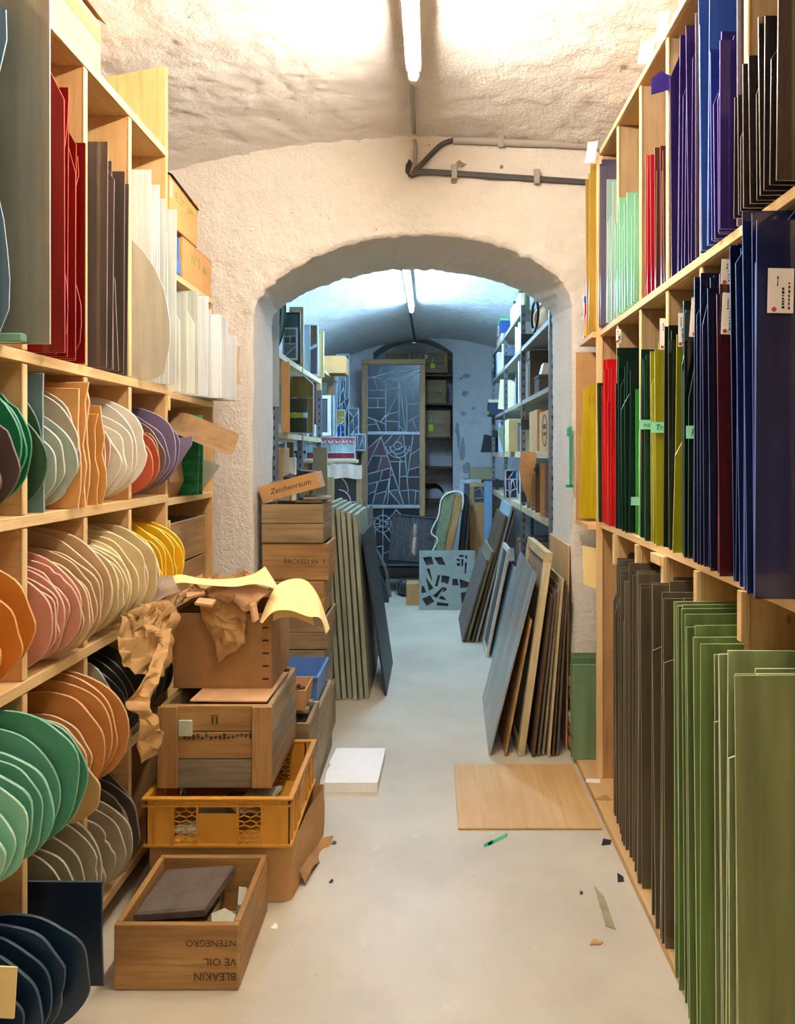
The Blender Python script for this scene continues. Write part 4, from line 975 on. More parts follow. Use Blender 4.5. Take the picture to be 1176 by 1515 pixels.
# 7 stack of wine crates in the archway
zs = [0.002, .245, .478, .652, .828, 1.018, 1.216]
lab = ['weathered plank crate at the floor, bottom of the tall stack by the arch', 'weathered grey plank crate, second from floor in the tall stack', 'stencilled crate marked WS, third from floor in the tall stack', 'reddish brown plank crate, fourth from floor in the tall stack', 'orange brown crate stencilled PACKED IN, fifth in the tall stack', 'two-board weathered crate topping the tall stack by the arch']
xo = [(-.90, -.53), (-.895, -.545), (-.885, -.53), (-.875, -.55), (-.862, -.528), (-.862, -.553)]
tops = {}
for k in range(6):
    x0, x1 = xo[k]; m = [CRATE_OLD, CRATE_GREY, CRATE_OLD, CRATE, CRATE, CRATE_OLD][k]
    x0 = max(x0, -.866) if k < 9 else x0
    r = crate('wooden_crate', lab[k], x0, x1, 3.76 - .012 * (k % 2), 4.06 + .01 * (k % 3), zs[k], zs[k + 1] - .003, [2, 1, 2, 2, 1, 2][k], [2, 1, 2, 2, 2, 2][k], m, t=.014, seed=30 + k, rz=[0, .0, .0, .0, -.0, 0][k])
    if k == 4: text('PACKED IN  Y', .034, INKB, r, (-.055, -.168, .085), (PI / 2, 0, 0), 'stencil')
    if k == 2:
        text('1/8', .034, INKB, r, (-.07, -.168, .115), (PI / 2, 0, 0), 'stencil'); text('W.S.', .034, INKB, r, (-.085, -.168, .02), (PI / 2, 0, 0), 'stencil')
# tilted carton with a handwritten word, full of dark oddments
q = P(430, 742, 3.80)
r = thing('carton', 'tilted shallow orange carton with a handwritten word topping the crate stack', 'box', (-.722, 3.90, 1.256), (0, -.26, .02))
for a in ((-.15, .15, -.12, -.115, 0, .085), (-.15, .15, .115, .12, 0, .085), (-.15, -.145, -.115, .115, 0, .085), (.145, .15, -.115, .115, 0, .085), (-.145, .145, -.115, .115, 0, .004)): MB().box(*a, ch=.001).build('side_panel', CARD_LT if a[1] == .15 and a[0] == .145 else CARD, r)
text('Zeichenraum', .040, INK, r, (-.10, -.1208, .03), (PI / 2, 0, 0), 'handwriting', shear=.25)
for k, (x, y, w, h) in enumerate(((-.095, -.03, .03, .02), (-.01, .02, .035, .03), (.062, -.03, .02, .04))):
    o = chunk('dark_glass_scrap', ['dark scrap at the left end of the tilted carton', 'dark scrap in the middle of the tilted carton', 'black scrap poking up from the tilted carton'][k], [(-w, -.05), (w, -.06), (w * .8, .05), (-w, .04)], h, (-.722 + x, 3.90 + y, 1.275 + x * .27 + .05), (.1, -.2, k), [SLATE, BLACK, BLACK][k], 'scrap', seed=50 + k)
# supporting offcuts the carton leans on
for k, (x, z, w, m) in enumerate(((-.635, 1.2165, .07, SLATE), (-.60, 1.232, .07, CRATE_GREY))):
    o = MB().box(-w, w, -.11, .11, 0, .013, ch=.002).build('board_offcut', m, None, (x, 3.90, z), (0, 0, .1 * k)); tag(o, ['dark offcut lying on the topmost stack crate', 'grey wooden offcut propping up the tilted carton'][k], 'board')
def glasswrap(u, v): return (-.60 + .09 * u - .02, 4.06 + .10 * v, 1.222 + .012 * math.sin(u * 9) * math.sin(v * 7))
# 9 crates, blue tray and cardboard tray behind the amber crate
r = crate('wooden_crate', 'grey wooden crate of dark tiles between the amber crate and the arch stack', -.90, -.49, 2.945, 3.215, .002, .40, 2, 2, CRATE_OLD, CRATE_OLD, t=.016, seed=41)
for k in range(4):
    o = MB().box(-.0135, .0135, -.045, .045, 0, .095, ch=.002).build('dark_tile', BLACK, None, (-.53 - .031 * k, 3.015, .285), (0, 0, 0)); tag(o, ['dark tile nearest the right side in the grey crate', 'second dark tile from the right in the grey crate', 'third dark tile from the right in the grey crate', 'leftmost dark tile in the grey crate'][k], 'tile')
o = MB().box(-.18, .18, -.11, .11, 0, .271, ch=.002).build('packing_block', DARKWOOD, None, (-.695, 3.08, .0135)); tag(o, 'dark wooden block beneath the tiles inside the grey crate', 'block')
r = crate('wooden_crate', 'low wooden crate along the aisle just before the tall crate stack', -.885, -.505, 3.235, 3.735, .002, .335, 1, 1, CRATE_OLD, CRATE_OLD, t=.018, seed=42)
MB().box(.1935, .200, -.249, -.215, .0, .30, ch=.002).build('batten', CRATE, r)
def tray(name, label, x0, x1, y0, y1, z0, z1, fl, m, cat='tray'):
    cx, cy = (x0 + x1) / 2, (y0 + y1) / 2; w, d, h = (x1 - x0) / 2, (y1 - y0) / 2, z1 - z0
    r = thing(name, label, cat, (cx, cy, z0)); t = .004
    A_ = [(-w, -d), (w, -d), (w, d), (-w, d)]; B_ = [(x * fl, y * fl) for x, y in A_]
    for k in range(4):
        a, c = A_[k], A_[(k + 1) % 4]; e, g = B_[k], B_[(k + 1) % 4]; s = 1 - t / w
        v = [(*a, 0), (*c, 0), (*g, h), (*e, h)] + [(a[0] * s, a[1] * s, 0), (c[0] * s, c[1] * s, 0), (g[0] * s, g[1] * s, h), (e[0] * s, e[1] * s, h)]
        MB().add(v, [(0, 1, 2, 3), (7, 6, 5, 4), (3, 2, 6, 7), (0, 4, 5, 1), (0, 3, 7, 4), (1, 5, 6, 2)]).build('side_panel', m, r)
    MB().box(-w * .98, w * .98, -d * .98, d * .98, 0, t).build('bottom_panel', m, r)
    return r
r = tray('plastic_box', 'blue plastic box behind the cardboard tray beside the crate stack', -.80, -.525, 3.36, 3.66, .336, .465, 1.05, BLUEPL, 'box')
b = MB()
for a in ((-.15, .15, -.167, -.155, .118, .127), (-.15, .15, .155, .167, .118, .127), (.140, .152, -.155, .155, .118, .127), (-.152, -.140, -.155, .155, .118, .127)): b.box(*a, ch=.002)
b.build('rim', BLUEPL, r)
for x in (-.71, -.65): 
    o = MB().box(-.02, .02, -.10, .10, 0, .0095, ch=.001).build('wood_strip', CRATE_OLD, None, (x, 3.08, .4005 if False else .3985), (0, 0, 0)); bpy.data.objects.remove(o)
o = MB().box(-.19, .19, -.02, .02, 0, .018, ch=.002).build('wood_strip', CRATE_OLD, None, (-.70, 3.16, .401)); tag(o, 'wooden strip across the grey crate under the cardboard tray', 'wood strip')
o = MB().box(-.19, .19, -.02, .02, 0, .018, ch=.002).build('wood_strip', CRATE_OLD, None, (-.70, 3.07, .401)); tag(o, 'nearer wooden strip across the grey crate under the cardboard tray', 'wood strip')
r = tray('cardboard_tray', 'small cardboard tray of red brown glass bits on the grey crate', -.68, -.525, 3.03, 3.20, .4205, .505, 1.12, CARD, 'tray')
REDB = plain('red_brown_glass', '6e4038', rough=.25, mott=.3, nscale=18)
rng = random.Random(77); b = MB()
for k in range(90):
    M = Matrix.Translation((-.6025 + rng.uniform(-.048, .048), 3.115 + rng.uniform(-.055, .055), .437 + .05 * rng.random())) @ Matrix.Rotation(rng.uniform(0, 6), 4, 'Z') @ Matrix.Rotation(rng.uniform(-.7, .7), 4, 'X')
    b.prism([(-.014, -.006), (.012, -.008), (.016, .004), (-.008, .009)], -.003, .003, plane='xy', M=M)
o = stuff(b.build('glass_bits', REDB)); o['label'] = 'red brown glass bits heaped in the small cardboard tray'; o['category'] = 'glass bits'
# 10 styrofoam slab and 11 board on the floor
def foam(u, v): pass
pts = [(-.118, -.19), (.112, -.19), (.122, .17), (.118, .19), (-.115, .19), (-.122, .10), (-.128, .02), (-.118, .0), (-.126, -.08)]
o = MB().prism(pts, 0, .042, plane='xy').build('foam_slab', STYRO, None, (-.350, 3.41, .0005), (0, 0, .0)); tag(o, 'white styrofoam slab lying on the floor beside the crates', 'foam slab')
o = MB().box(-.281, .281, -.297, .297, 0, .009, ch=.002).build('floor_board', PLY, None, (.380, 3.195, .0005), (0, 0, 0)); tag(o, 'flat tan board lying on the floor at the foot of the leaning panels', 'board')
# debris
rng = random.Random(4)
deb = [('wood_chip', 882, 1396, 12, 3, CRATE, 'wood chip on the floor near the right rack'), ('glass_shard', 895, 1350, 8, 22, sheetmats('d8d0a8', .5, 'e8e4d0')[0], 'pale pointed glass shard on the floor near the right rack'),
       ('dark_shard', 918, 1301, 6, 5, BLACK, 'small black triangular shard by the right base board'), ('dark_shard', 897, 1248, 10, 4, BLACK, 'long black shard near the corner of the floor board'),
       ('plaster_chip', 406, 1372, 5, 3, WHITEPAPER, 'white chip on the floor right of the front crate'), ('plaster_chip', 494, 1248, 4, 2, DARKWOOD, 'brown crumb beside the squashed carton'),
       ('plaster_chip', 490, 1305, 3, 2, BLACK, 'dark crumb on the floor past the squashed carton'), ('plaster_chip', 860, 1322, 3, 2, BLACK, 'dark crumb on the floor left of the pale shard')]
for nm, px, py, w, h, m, lab_ in deb:
    d = FPX * EYE / (py - VY); q = P(px, py, d); k = d / FPX
    pts = [(-w * k * rng.uniform(.8, 1.1), -h * k * 1.5), (w * k * rng.uniform(.5, 1.0), -h * k * rng.uniform(.5, 2)), (w * k * .9, h * k * rng.uniform(.6, 2)), (-w * k * .2, h * k * 3)]
    o = MB().prism(pts, 0, .003, plane='xy').build(nm, m, None, (q.x, q.y, .0005)); tag(o, lab_, 'debris')
b = MB()
for (a, c) in (((722, 1250), (750, 1236)), ((716, 1252), (728, 1246))):
    d0, d1 = FPX * EYE / (a[1] - VY), FPX * EYE / (c[1] - VY); p, q = P(*a, d0), P(*c, d1)
    b.add([(p.x, p.y - .012, .0012), (q.x, q.y - .012, .0012), (q.x + .004, q.y + .018, .0012), (p.x, p.y + .012, .0012)], [(0, 1, 2, 3)])
o = b.build('chalk_mark', GREENINK); tag(o, 'green chalk mark on the floor in front of the tan board', 'mark')
# green chalk line on the right jamb
b = MB(); 
for (x0, y0, x1, y1) in ((843, 632, 844, 720), (840, 634, 840, 646), (838, 721, 846, 718)):
    p, q = P(x0, y0, 3.67), P(x1, y1, 3.67); b.box(p.x - .004, q.x + .004, 3.655, 3.668, min(p.z, q.z), max(p.z, q.z) + .004)
b.build('green_mark', GREENINK, arch)

# ================================================================== PANELS LEANING IN THE ARCHWAY
def lean_panel(name, label, xb, xt, y0, y1, ht, t, m, yaw=0.0, cat='panel', frame=None, group=None, pane=None, z0=0.001):
    """flat panel standing on its edge along the aisle: foot at XB, head at XT, leaning sideways"""
    a = math.atan2(xt - xb, ht); L = math.hypot(xt - xb, ht)
    r = (0, a, yaw)
    zz = z0 + (t * math.sin(abs(a)) if a < 0 else 0) * 0 + abs(math.sin(a)) * t / 2 + .0005
    if frame is None:
        o = MB().box(-t / 2, t / 2, 0, y1 - y0, 0, L, ch=min(.002, t * .2)).build(name, m, None, (xb, y0, zz), r); return tag(o, label, cat, group)
    o = thing(name, label, cat, (xb, y0, zz), r, group); d = y1 - y0; f = frame
    MB().box(-t / 2, t / 2, 0, d, 0, f, ch=.002).build('rail', m, o); MB().box(-t / 2, t / 2, 0, d, L - f, L, ch=.002).build('rail', m, o)
    MB().box(-t / 2, t / 2, 0, f, f, L - f, ch=.002).build('stile', m, o); MB().box(-t / 2, t / 2, d - f, d, f, L - f, ch=.002).build('stile', m, o)
    MB().box(-t * .12, t * .12, f, d - f, f, L - f).build('pane', pane, o)
    return o
# grey-green slats beside the crate stack
for k in range(6):
    xb = X(503 + 8.2 * k, 4.5); 
    lean_panel('painted_board', ['grey green panel next to the crate stack, first of six', 'grey green panel, second from the crate stack', 'grey green panel, third from the crate stack', 'grey green panel, fourth from the crate stack', 'grey green panel, fifth from the crate stack', 'grey green panel farthest from the crate stack'][k], xb, xb - .075, 4.42 + .012 * (k % 3), 5.15, 1.10 + .012 * (5 - k), .024, SLATWOOD, cat='panel')
lean_panel('painted_board', 'short grey green panel low against the crate stack', X(490, 4.4), X(481, 4.4), 4.34, 4.9, .62, .022, SLATWOOD)
lean_panel('leaning_glass', 'dark leaded panel edge behind the grey green panels', X(553, 5.1), X(531, 5.1), 5.25, 6.1, 1.05, .02, SLATE)
lean_panel('leaning_glass', 'thin dark grey panel leaning wide out from the grey green panels', X(571, 4.52), X(546, 5.0), 4.5, 5.22, .98, .012, STEEL_DK)
# right jamb stack, left to right
DPANE = sheetglass('dusty_pane', '8a8c88', .85, .3)
lean_panel('leaning_glass', 'grey glass sheet leaning at the front left of the right jamb stack', .275, .50, 3.60, 4.45, .88, .008, sheetglass('grey_sheet', '9aa0a0', .93, .25), yaw=-.03, cat='glass sheet')
lean_panel('leaning_board', 'thin orange wood board behind the grey glass sheet',   .352, .478, 3.60, 4.3, .66, .010, FRAMEWOOD, cat='board')
lean_panel('framed_window', 'cream framed dusty window leaning in the right jamb stack', .428, .565, 3.60, 4.28, .985, .034, CREAMWOOD, cat='window panel', frame=.05, pane=plain('stained_board', 'a8987c', mott=.25, nscale=6))
names = [('grey brown narrow panel directly behind the cream framed window', .485, .578, .78, .014, DARKWOOD), ('dark olive panel, second behind the cream window', .511, .597, .80, .012, SLATE), ('grey slatted panel, third behind the cream window', .536, .614, .83, .011, CRATE_GREY), ('yellow brown panel, fourth behind the cream window', .560, .629, .86, .011, CREAMWOOD), ('dark brown panel, fifth behind the cream window', .583, .641, .85, .011, DARKWOOD), ('black edged panel, sixth behind the cream window', .606, .653, .83, .011, SLATE)]
for k, (l, xb, xt, h, t, m) in enumerate(names):
    lean_panel('leaning_board', l, xb, xt, 3.585 + .01 * (k % 3), 4.2, h, t, m)
lean_panel('leaning_board', 'tall tan plywood sheet standing nearest the right jamb', .664, .677, 3.69, 4.27, 1.01, .008, PLY, cat='board')
# ================================================================== ROOM BEYOND THE ARCH
# ---- leaded glass: a panel cut into panes by straight leads, each pane its own piece
def split_poly(poly, a, c):
    n = Vector((-(c[1] - a[1]), c[0] - a[0])); A_, B_ = [], []
    for i in range(len(poly)):
        p, q = poly[i], poly[(i + 1) % len(poly)]
        dp = (p[0] - a[0]) * n.x + (p[1] - a[1]) * n.y; dq = (q[0] - a[0]) * n.x + (q[1] - a[1]) * n.y
        (A_ if dp >= 0 else B_).append(p)
        if dp * dq < -1e-12:
            t = dp / (dp - dq); m = (p[0] + (q[0] - p[0]) * t, p[1] + (q[1] - p[1]) * t); A_.append(m); B_.append(m)
    return [x for x in (A_, B_) if len(x) > 2]
def inside(poly, p):
    r = False; n = len(poly)
    for i in range(n):
        a, c = poly[i], poly[(i + 1) % n]
        if (a[1] > p[1]) != (c[1] > p[1]) and p[0] < (c[0] - a[0]) * (p[1] - a[1]) / (c[1] - a[1]) + a[0]: r = not r
    return r
def leaded(parent, x0, z0, w, h, cuts, mats, came, seed=0, t=.006, rc=.006, tints={}, rcut=0, loose=True):
    """panes in local xz of PARENT; CUTS: (ax, az, bx, bz) in 0..1, each splits the pane under its midpoint"""
    rng = random.Random(seed); polys = [[(0, 0), (1, 0), (1, 1), (0, 1)]]
    for (ax, az, bx, bz) in cuts:
        m = ((ax + bx) / 2, (az + bz) / 2); new = []
        for p in polys: new += split_poly(p, (ax, az), (bx, bz)) if inside(p, m) else [p]
        polys = new
    for _ in range(rcut):
        polys.sort(key=lambda p: -abs(sum(p[i][0] * p[(i + 1) % len(p)][1] - p[(i + 1) % len(p)][0] * p[i][1] for i in range(len(p)))))
        p = polys.pop(0); cx = sum(q[0] for q in p) / len(p); cz = sum(q[1] for q in p) / len(p); a = rng.uniform(0, PI)
        polys += split_poly(p, (cx, cz), (cx + math.cos(a), cz + math.sin(a)))
    edges = {}
    for k, p in enumerate(polys):
        q = [(x0 + x * w, z0 + z * h) for x, z in p]; cx = sum(a for a, _ in q) / len(q); cz = sum(a for _, a in q) / len(q)
        m = mats[rng.randrange(len(mats))]
        for (tx, tz), tm in tints.items():
            if inside(p, (tx, tz)): m = tm
        j = rng.uniform(-.0012, .0012)
        MB().prism(q, -t / 4 + j, t / 4 + j).build('pane', m, parent)
        for i in range(len(q)):
            a, c = q[i], q[(i + 1) % len(q)]; key = tuple(sorted(((round(a[0], 3), round(a[1], 3)), (round(c[0], 3), round(c[1], 3)))))
            edges[key] = (a, c)
    b = MB()
    for a, c in edges.values():
        r = rc * rng.uniform(.75, 1.2); b.tube([(a[0], 0, a[1]), (c[0], 0, c[1])], r, 5)
    stuff(b.build('lead_came', came, parent))
GD = [sheetglass('leaded_dark_' + c, c, 1.0, .3, streak=.25) for c in ('39454f', '414d57', '33404a', '46525c')]
GROSE = sheetglass('leaded_rose', '705560', 1.0, .3)
GDK = [sheetglass('leaded_black_' + c, c, 1.0, .6) for c in ('23292e', '2a3136', '1e2428')]
# ---- the tall framed leaded window
dW = 8.75; x0, x1 = X(535, dW), X(629, dW); zt, zb = Z(531, dW), .002
tw = thing('leaded_window', 'tall leaded glass window in a pale wood frame standing against the far wall', 'window panel', ((x0 + x1) / 2, dW, 0), (-.022, 0, 0))
hw = (x1 - x0) / 2; fr = .062
def wz(py): return Z(py, dW)
MB().box(-hw, -hw + fr, -.03, .03, zb + .002, zt - fr, ch=.004).build('stile', FRAMEWOOD, tw)
MB().box(hw - fr, hw, -.03, .03, zb + .002, zt - fr, ch=.004).build('stile', FRAMEWOOD, tw)
MB().box(-hw - .005, hw + .005, -.035, .035, zt - fr + .002, zt, ch=.004).build('top_rail', FRAMEWOOD, tw)
for py in (641, 750): MB().box(-hw + fr, hw - fr, -.022, .004, wz(py) - .018, wz(py) + .018, ch=.004).build('cross_bar', ZINC, tw)
iw = hw * 2 - 2 * fr; ix = -hw + fr
# upper: a gabled wall with a reaching arm
leaded(tw, ix, wz(641) + .018, iw, (zt - fr) - wz(641) - .018, [
    (0, .80, 1, .98), (0, .82, .35, .78), (.35, .78, 1, .95), (.35, .2, .35, .78), (0, .62, .35, .62), (0, .5, .6, .5), (.0, .36, .6, .36), (.2, .36, .2, .5), (.6, .2, .6, .8), (.6, .7, .8, .8), (.8, .8, 1, .68), (.75, .2, .75, .7),
    (.6, .4, 1, .42), (0, .22, .4, .1), (.1, .26, .25, .0), (.4, .16, .75, .14), (.75, .14, 1, .26), (.35, .2, .45, .36), (.6, .1, .7, .0), (.85, .2, .95, .0), (.2, .1, .3, .2), (0, .1, .2, .12), (.35, .62, .6, .66)], GD, LEADC, 3, rc=.007, rcut=6)
# middle: a figure under a round halo
leaded(tw, ix, wz(750) + .018, iw, wz(641) - wz(750) - .036, [
    (0, .8, .3, 1), (.25, 1, .45, .55), (.25, .95, .0, .55), (.45, .55, .38, .0), (.3, .0, .5, .6), (.72, .7, .8, .0), (.85, .9, .78, .5), (.78, .5, 1, .55), (.5, .62, .75, .62), (.6, .0, .62, .62), (.38, .42, .6, .44), (.6, .4, .8, .42), (.8, .4, 1, .4),
    (.0, .3, .35, .36), (.1, .0, .2, .34), (.0, .15, .15, .2), (.62, .2, .8, .22), (.8, .22, 1, .2), (.35, .2, .6, .22), (.2, .7, .42, .7), (.9, .0, .92, .2), (.05, .45, .3, .5)], GD, LEADC, 4, rc=.007, rcut=10, tints={(.3, .75): GROSE, (.28, .66): GROSE, (.1, .85): GROSE})
b = MB(); hx, hz = ix + iw * .58, wz(657)
for r_ in (.045, .095, .14): b.tube([(hx + r_ * math.cos(a), -.008, hz - .02 + r_ * math.sin(a)) for a in [PI + PI * i / 12 if r_ > .05 else 2 * PI * i / 12 for i in range(13)]], .007, 5)
b.build('halo_came', LEADC, tw)
# lower: a darker field with a rosette
leaded(tw, ix, .03, iw, wz(750) - .05, [(.3, 0, .3, 1), (.0, .7, .3, .75), (.0, .4, .3, .45), (.3, .8, 1, .82), (.6, .82, .55, .4), (.3, .5, 1, .55), (.0, .2, 1, .25)], GDK, LEADC, 5, rc=.006, rcut=14)
b = MB(); hx, hz = ix + iw * .3, wz(775)
for r_ in (.04, .10): b.tube([(hx + r_ * math.cos(2 * PI * i / 14), -.008, hz + r_ * math.sin(2 * PI * i / 14)) for i in range(15)], .006, 5)
for k in range(8): b.tube([(hx + .04 * math.cos(k * PI / 4), -.008, hz + .04 * math.sin(k * PI / 4)), (hx + .10 * math.cos(k * PI / 4), -.008, hz + .10 * math.sin(k * PI / 4))], .005, 5)
b.build('rosette_came', LEADC, tw)
MB().box(-hw + fr, hw - fr, -.02, .02, .004, .03, ch=.003).build('bottom_rail', DARKWOOD, tw)
# ---- smaller leaded panels
def leaded_panel(name, label, px0, py0, px1, py1, d, mats, came, seed, cuts=(), rcut=8, frame=None, fw=.02, tilt=-.03, yaw=0.0, roll=0.0, tints={}, zfoot=None, rc=.005, cat='glass panel'):
    x0, x1 = X(px0, d), X(px1, d); z1, z0 = Z(py0, d), Z(py1, d) if zfoot is None else zfoot
    r = thing(name, label, cat, ((x0 + x1) / 2, d, z0 + .001), (tilt, roll, yaw)); w, h = x1 - x0, z1 - z0
    f = fw if frame else .008; fm = frame or came; ft = .014 if frame else .006
    MB().box(-w / 2, w / 2, -ft, ft, 0, f, ch=.002).build('frame_bar', fm, r); MB().box(-w / 2, w / 2, -ft, ft, h - f, h, ch=.002).build('frame_bar', fm, r)
    MB().box(-w / 2, -w / 2 + f, -ft, ft, f, h - f, ch=.002).build('frame_bar', fm, r); MB().box(w / 2 - f, w / 2, -ft, ft, f, h - f, ch=.002).build('frame_bar', fm, r)
    leaded(r, -w / 2 + f, f, w - 2 * f, h - 2 * f, cuts, mats, came, seed, tints=tints, rcut=rcut, rc=rc)
    return r
CLR = [sheetglass('clear_leaded_' + c, c, .8, .2) for c in ('6c7880', '5c6870', '78848a')]
BLK = plain('black_frame', '26292c', rough=.5, mott=.2)
leaded_panel('leaded_glass', 'dark framed leaded panel propped askew before the tall window', 574, 762, 642, 826, 7.9, GDK, plain('scratched_lead', '6c7880', rough=.5, metal=.2), 11, rcut=26, frame=BLK, fw=.02, tilt=-.25, roll=.09, zfoot=.322, rc=.003)
# dark trunk it stands on
r = thing('dark_chest', 'low black chest with a rounded drum under the askew leaded panel', 'chest', (X(598, 8.1), 8.08, .002))
MB().box(-.30, .30, -.22, .22, .16, .275, ch=.015).build('body', BLACK, r); MB().box(-.31, .31, -.23, .23, .276, .297, ch=.006).build('lid', STEEL_DK, r)
for sx in (-.24, .24):
    for sy in (-.17, .17): MB().box(sx - .025, sx + .025, sy - .025, sy + .025, 0, .16, ch=.004).build('leg', BLACK, r)
r = thing('metal_drum', 'dusty dark drum lying on its side under the black chest', 'drum', (X(598, 7.5), 7.72, .085), (PI / 2, 0, .4))
MB().lathe([(.06, -.10), (.078, -.09), (.08, 0), (.078, .09), (.06, .10)], 20).build('body', STEEL_DK, r)
for z in (-.05, .05): MB().lathe([(.079, z - .008), (.083, z), (.079, z + .008)], 20).build('hoop', STEEL, r)
# quarter round leaded panel on the left
dq = 7.35; r = thing('leaded_glass', 'dark quarter-round leaded panel standing on the floor left of the chest', 'glass panel', (X(541, dq), dq, .002), (-.06, 0, 0))
hq, wq = 1.465 - (822 - VY) / FPX * dq, X(575, dq) - X(541, dq)
arc = [(wq * (.62 + .38 * math.sin(PI / 2 * k / 8) - .0) if k else wq * .62, hq * 1) for k in range(1)]
qp = [(0, 0), (wq, 0)] + [(wq * math.cos(t * PI / 2) ** .8 * .5 + wq * .5 * (1 - t), hq * (.15 + .85 * t)) for t in [i / 8 for i in range(9)]] + [(0, hq)]
MB().prism(qp, -.006, .006).build('glass_field', GDK[1], r)
b = MB(); b.tube([(x, -.008, z) for x, z in qp] + [(qp[0][0], -.008, qp[0][1])], .008, 5)
rng = random.Random(2)
for k in range(9):
    a = rng.uniform(.1, .8) * hq; s = rng.uniform(-.12, .12); b.tube([(wq * (.02 + .11 * i) * (1 - .4 * a / hq), -.008, a + s * i * .14 + .012 * math.sin(i + k)) for i in range(7)], .004, 5)
b.build('lead_came', plain('dull_lead', '4c5860', rough=.6, metal=.2), r)
o = MB().box(-.03, .03, -.01, .01, 0, .018, ch=.003).build('wood_block', CREAMWOOD, None, (X(545, 7.33), dq - .02 + .05, Z(822, dq) + .016), (0, 0, 0)); tag(o, 'little cream wooden block on top of the quarter-round panel', 'block')
o = fixn(MB().tube([P(541, 795, 7.6), P(552, 808, 7.6), P(562, 822, 7.6), P(572, 845, 7.62), P(577, 884, 7.62)], .018, 8).build('steel_rod', STEEL)); tag(o, 'bent steel rod slanting down beside the quarter-round panel', 'rod')
# ---- slab with cut-out shapes
dS = 6.98; sx0, sx1 = X(620, dS), X(703, dS); sh = .555; sw = sx1 - sx0
def qx(px): return (px - 620) / 83.0 * sw
def qz(py): return (903 - py) / 86.0 * sh
k1 = 240 / 1176.0; conv = lambda pts: [(qx(520 + x * k1), qz(690 + y * (230 / 1127.0))) for x, y in pts]
holes = [conv(h) for h in ([(515, 672), (580, 665), (595, 722), (540, 730)], [(597, 672), (655, 668), (684, 728), (632, 724)], [(783, 655), (812, 655), (812, 670), (783, 668)], [(826, 657), (842, 660), (840, 685), (828, 678)], [(758, 685), (786, 680), (786, 700), (768, 696)], [(798, 684), (812, 684), (810, 738), (798, 734)], [(824, 706), (840, 708), (832, 788), (820, 786)], [(760, 712), (786, 712), (788, 732), (772, 736)],
    [(542, 750), (566, 752), (586, 832), (580, 836)], [(536, 808), (596, 890), (560, 910)], [(626, 798), (643, 798), (625, 880), (604, 878)], [(655, 798), (713, 808), (700, 862), (648, 848)], [(733, 824), (768, 824), (778, 874), (730, 872)], [(782, 824), (858, 852), (852, 885), (790, 893)], [(508, 872), (526, 880), (542, 922), (506, 926)], [(662, 880), (672, 885), (618, 962), (588, 945)], [(672, 882), (692, 892), (684, 910), (658, 920)], [(510, 965), (570, 940), (600, 985), (545, 1018)], [(642, 945), (668, 950), (692, 976), (632, 968)], [(620, 988), (704, 998), (702, 1018), (616, 1014)], [(792, 922), (842, 912), (842, 1000), (798, 996)])]
sl = thing('stone_template', 'grey slab with angular cut-out shapes leaning at the end of the aisle', 'slab', (sx0, dS, .002), (-.10, 0, 0))
STONE = plain('blue_grey_board', '8f9c98', rough=.8, mott=.12, nscale=12, bmp=.1)
op = [(0, 0), (sw, 0), (sw, sh), (0, sh)]
loops = [op] + holes; flat = [p for l in loops for p in l]
tri = geometry.tessellate_polygon([[Vector((x, z, 0)) for x, z in l] for l in loops])
b = MB(); b.add([(x, 0, z) for x, z in flat], [tuple(t) for t in tri])
st = 0
for l in loops:
    n = len(l); b.add([(x, 0, z) for x, z in l] + [(x, .035, z) for x, z in l], [[i, (i + 1) % n, n + (i + 1) % n, n + i] for i in range(n)])
fixn(b.build('cut_face', STONE, sl))
MB().box(0, sw, .0352, .05, 0, sh, ch=.002).build('backing', plain('dark_backing', '4c5254', rough=.8), sl)
o = carton('carton', 'small brown carton on the floor behind the cut-out slab', X(601, 7.2), X(630, 7.2), 7.2, 7.42, .002, .20, CARD, 'closed')
# ---- niche shelves with wooden boxes
ns = thing('niche_shelf', 'dark shelves built into the arched niche of the far wall', 'shelving', ((nx0 + nx1) / 2, YFAR + .25, .6))
sy = [555, 598, 648, 692, 742]
for py in sy:
    z = Z(py, YFAR); MB().box(nx0 + .004 - ns.location.x, nx1 - .004 - ns.location.x, -.24, .22, z - .012 - .6, z + .012 - .6, ch=.002).build('shelf_board', DARKWOOD, ns)
for k, (px0, px1, py0, py1, d, lab_) in enumerate(((572, 610, 502, 553, .0, 'wooden box on the top left of the niche shelves'), (617, 663, 500, 553, -.02, 'wooden box with a lime tag on the top right niche shelf'), (613, 660, 563, 596, .0, 'wooden box in the second row of the niche shelves'), (609, 666, 608, 646, -.03, 'wooden box with a lime tag in the third row of the niche'))):
    d = YFAR + .03 + d; z0 = Z([553, 553, 598, 648][k], YFAR) + .0135; z1 = Z(py0, d) if k > 1 else Z(523, d)
    xa, xb = X(px0, d), X(px1, d)
    r = crate('wooden_box', lab_, xa, xb, d, d + .30, z0, z1, 2, 1, CRATE_OLD, CRATE_OLD, t=.012, seed=60 + k, cat='box', group=None)
    w, dd = (xb - xa) / 2, .15; h = z1 - z0
    for s in (-1, 1): MB().box(s * (w - .035) - .018, s * (w - .035) + .018, -dd - .012, -dd - .0025, .004, h - .004, ch=.002).build('batten', CRATE, r)
    MB().box(-w, w, -dd, dd, h + .0005, h + .010, ch=.002).build('lid', CRATE_OLD, r)
    if k in (1, 3):
        MB().box(-.028, .028, -dd - .018, -dd - .013, h * .22, h * .48).build('lime_tag', NEON, r); MB().tube([(0, -dd - .015, h * .48), (.005, -dd - .015, h * .8)], .004, 5).build('string', WHITEPAPER, r)
    if k == 1: MB().box(-.10, -.06, -dd - .016, -dd - .0135, h * .72, h * .92).build('paper_label', WHITEPAPER, r)
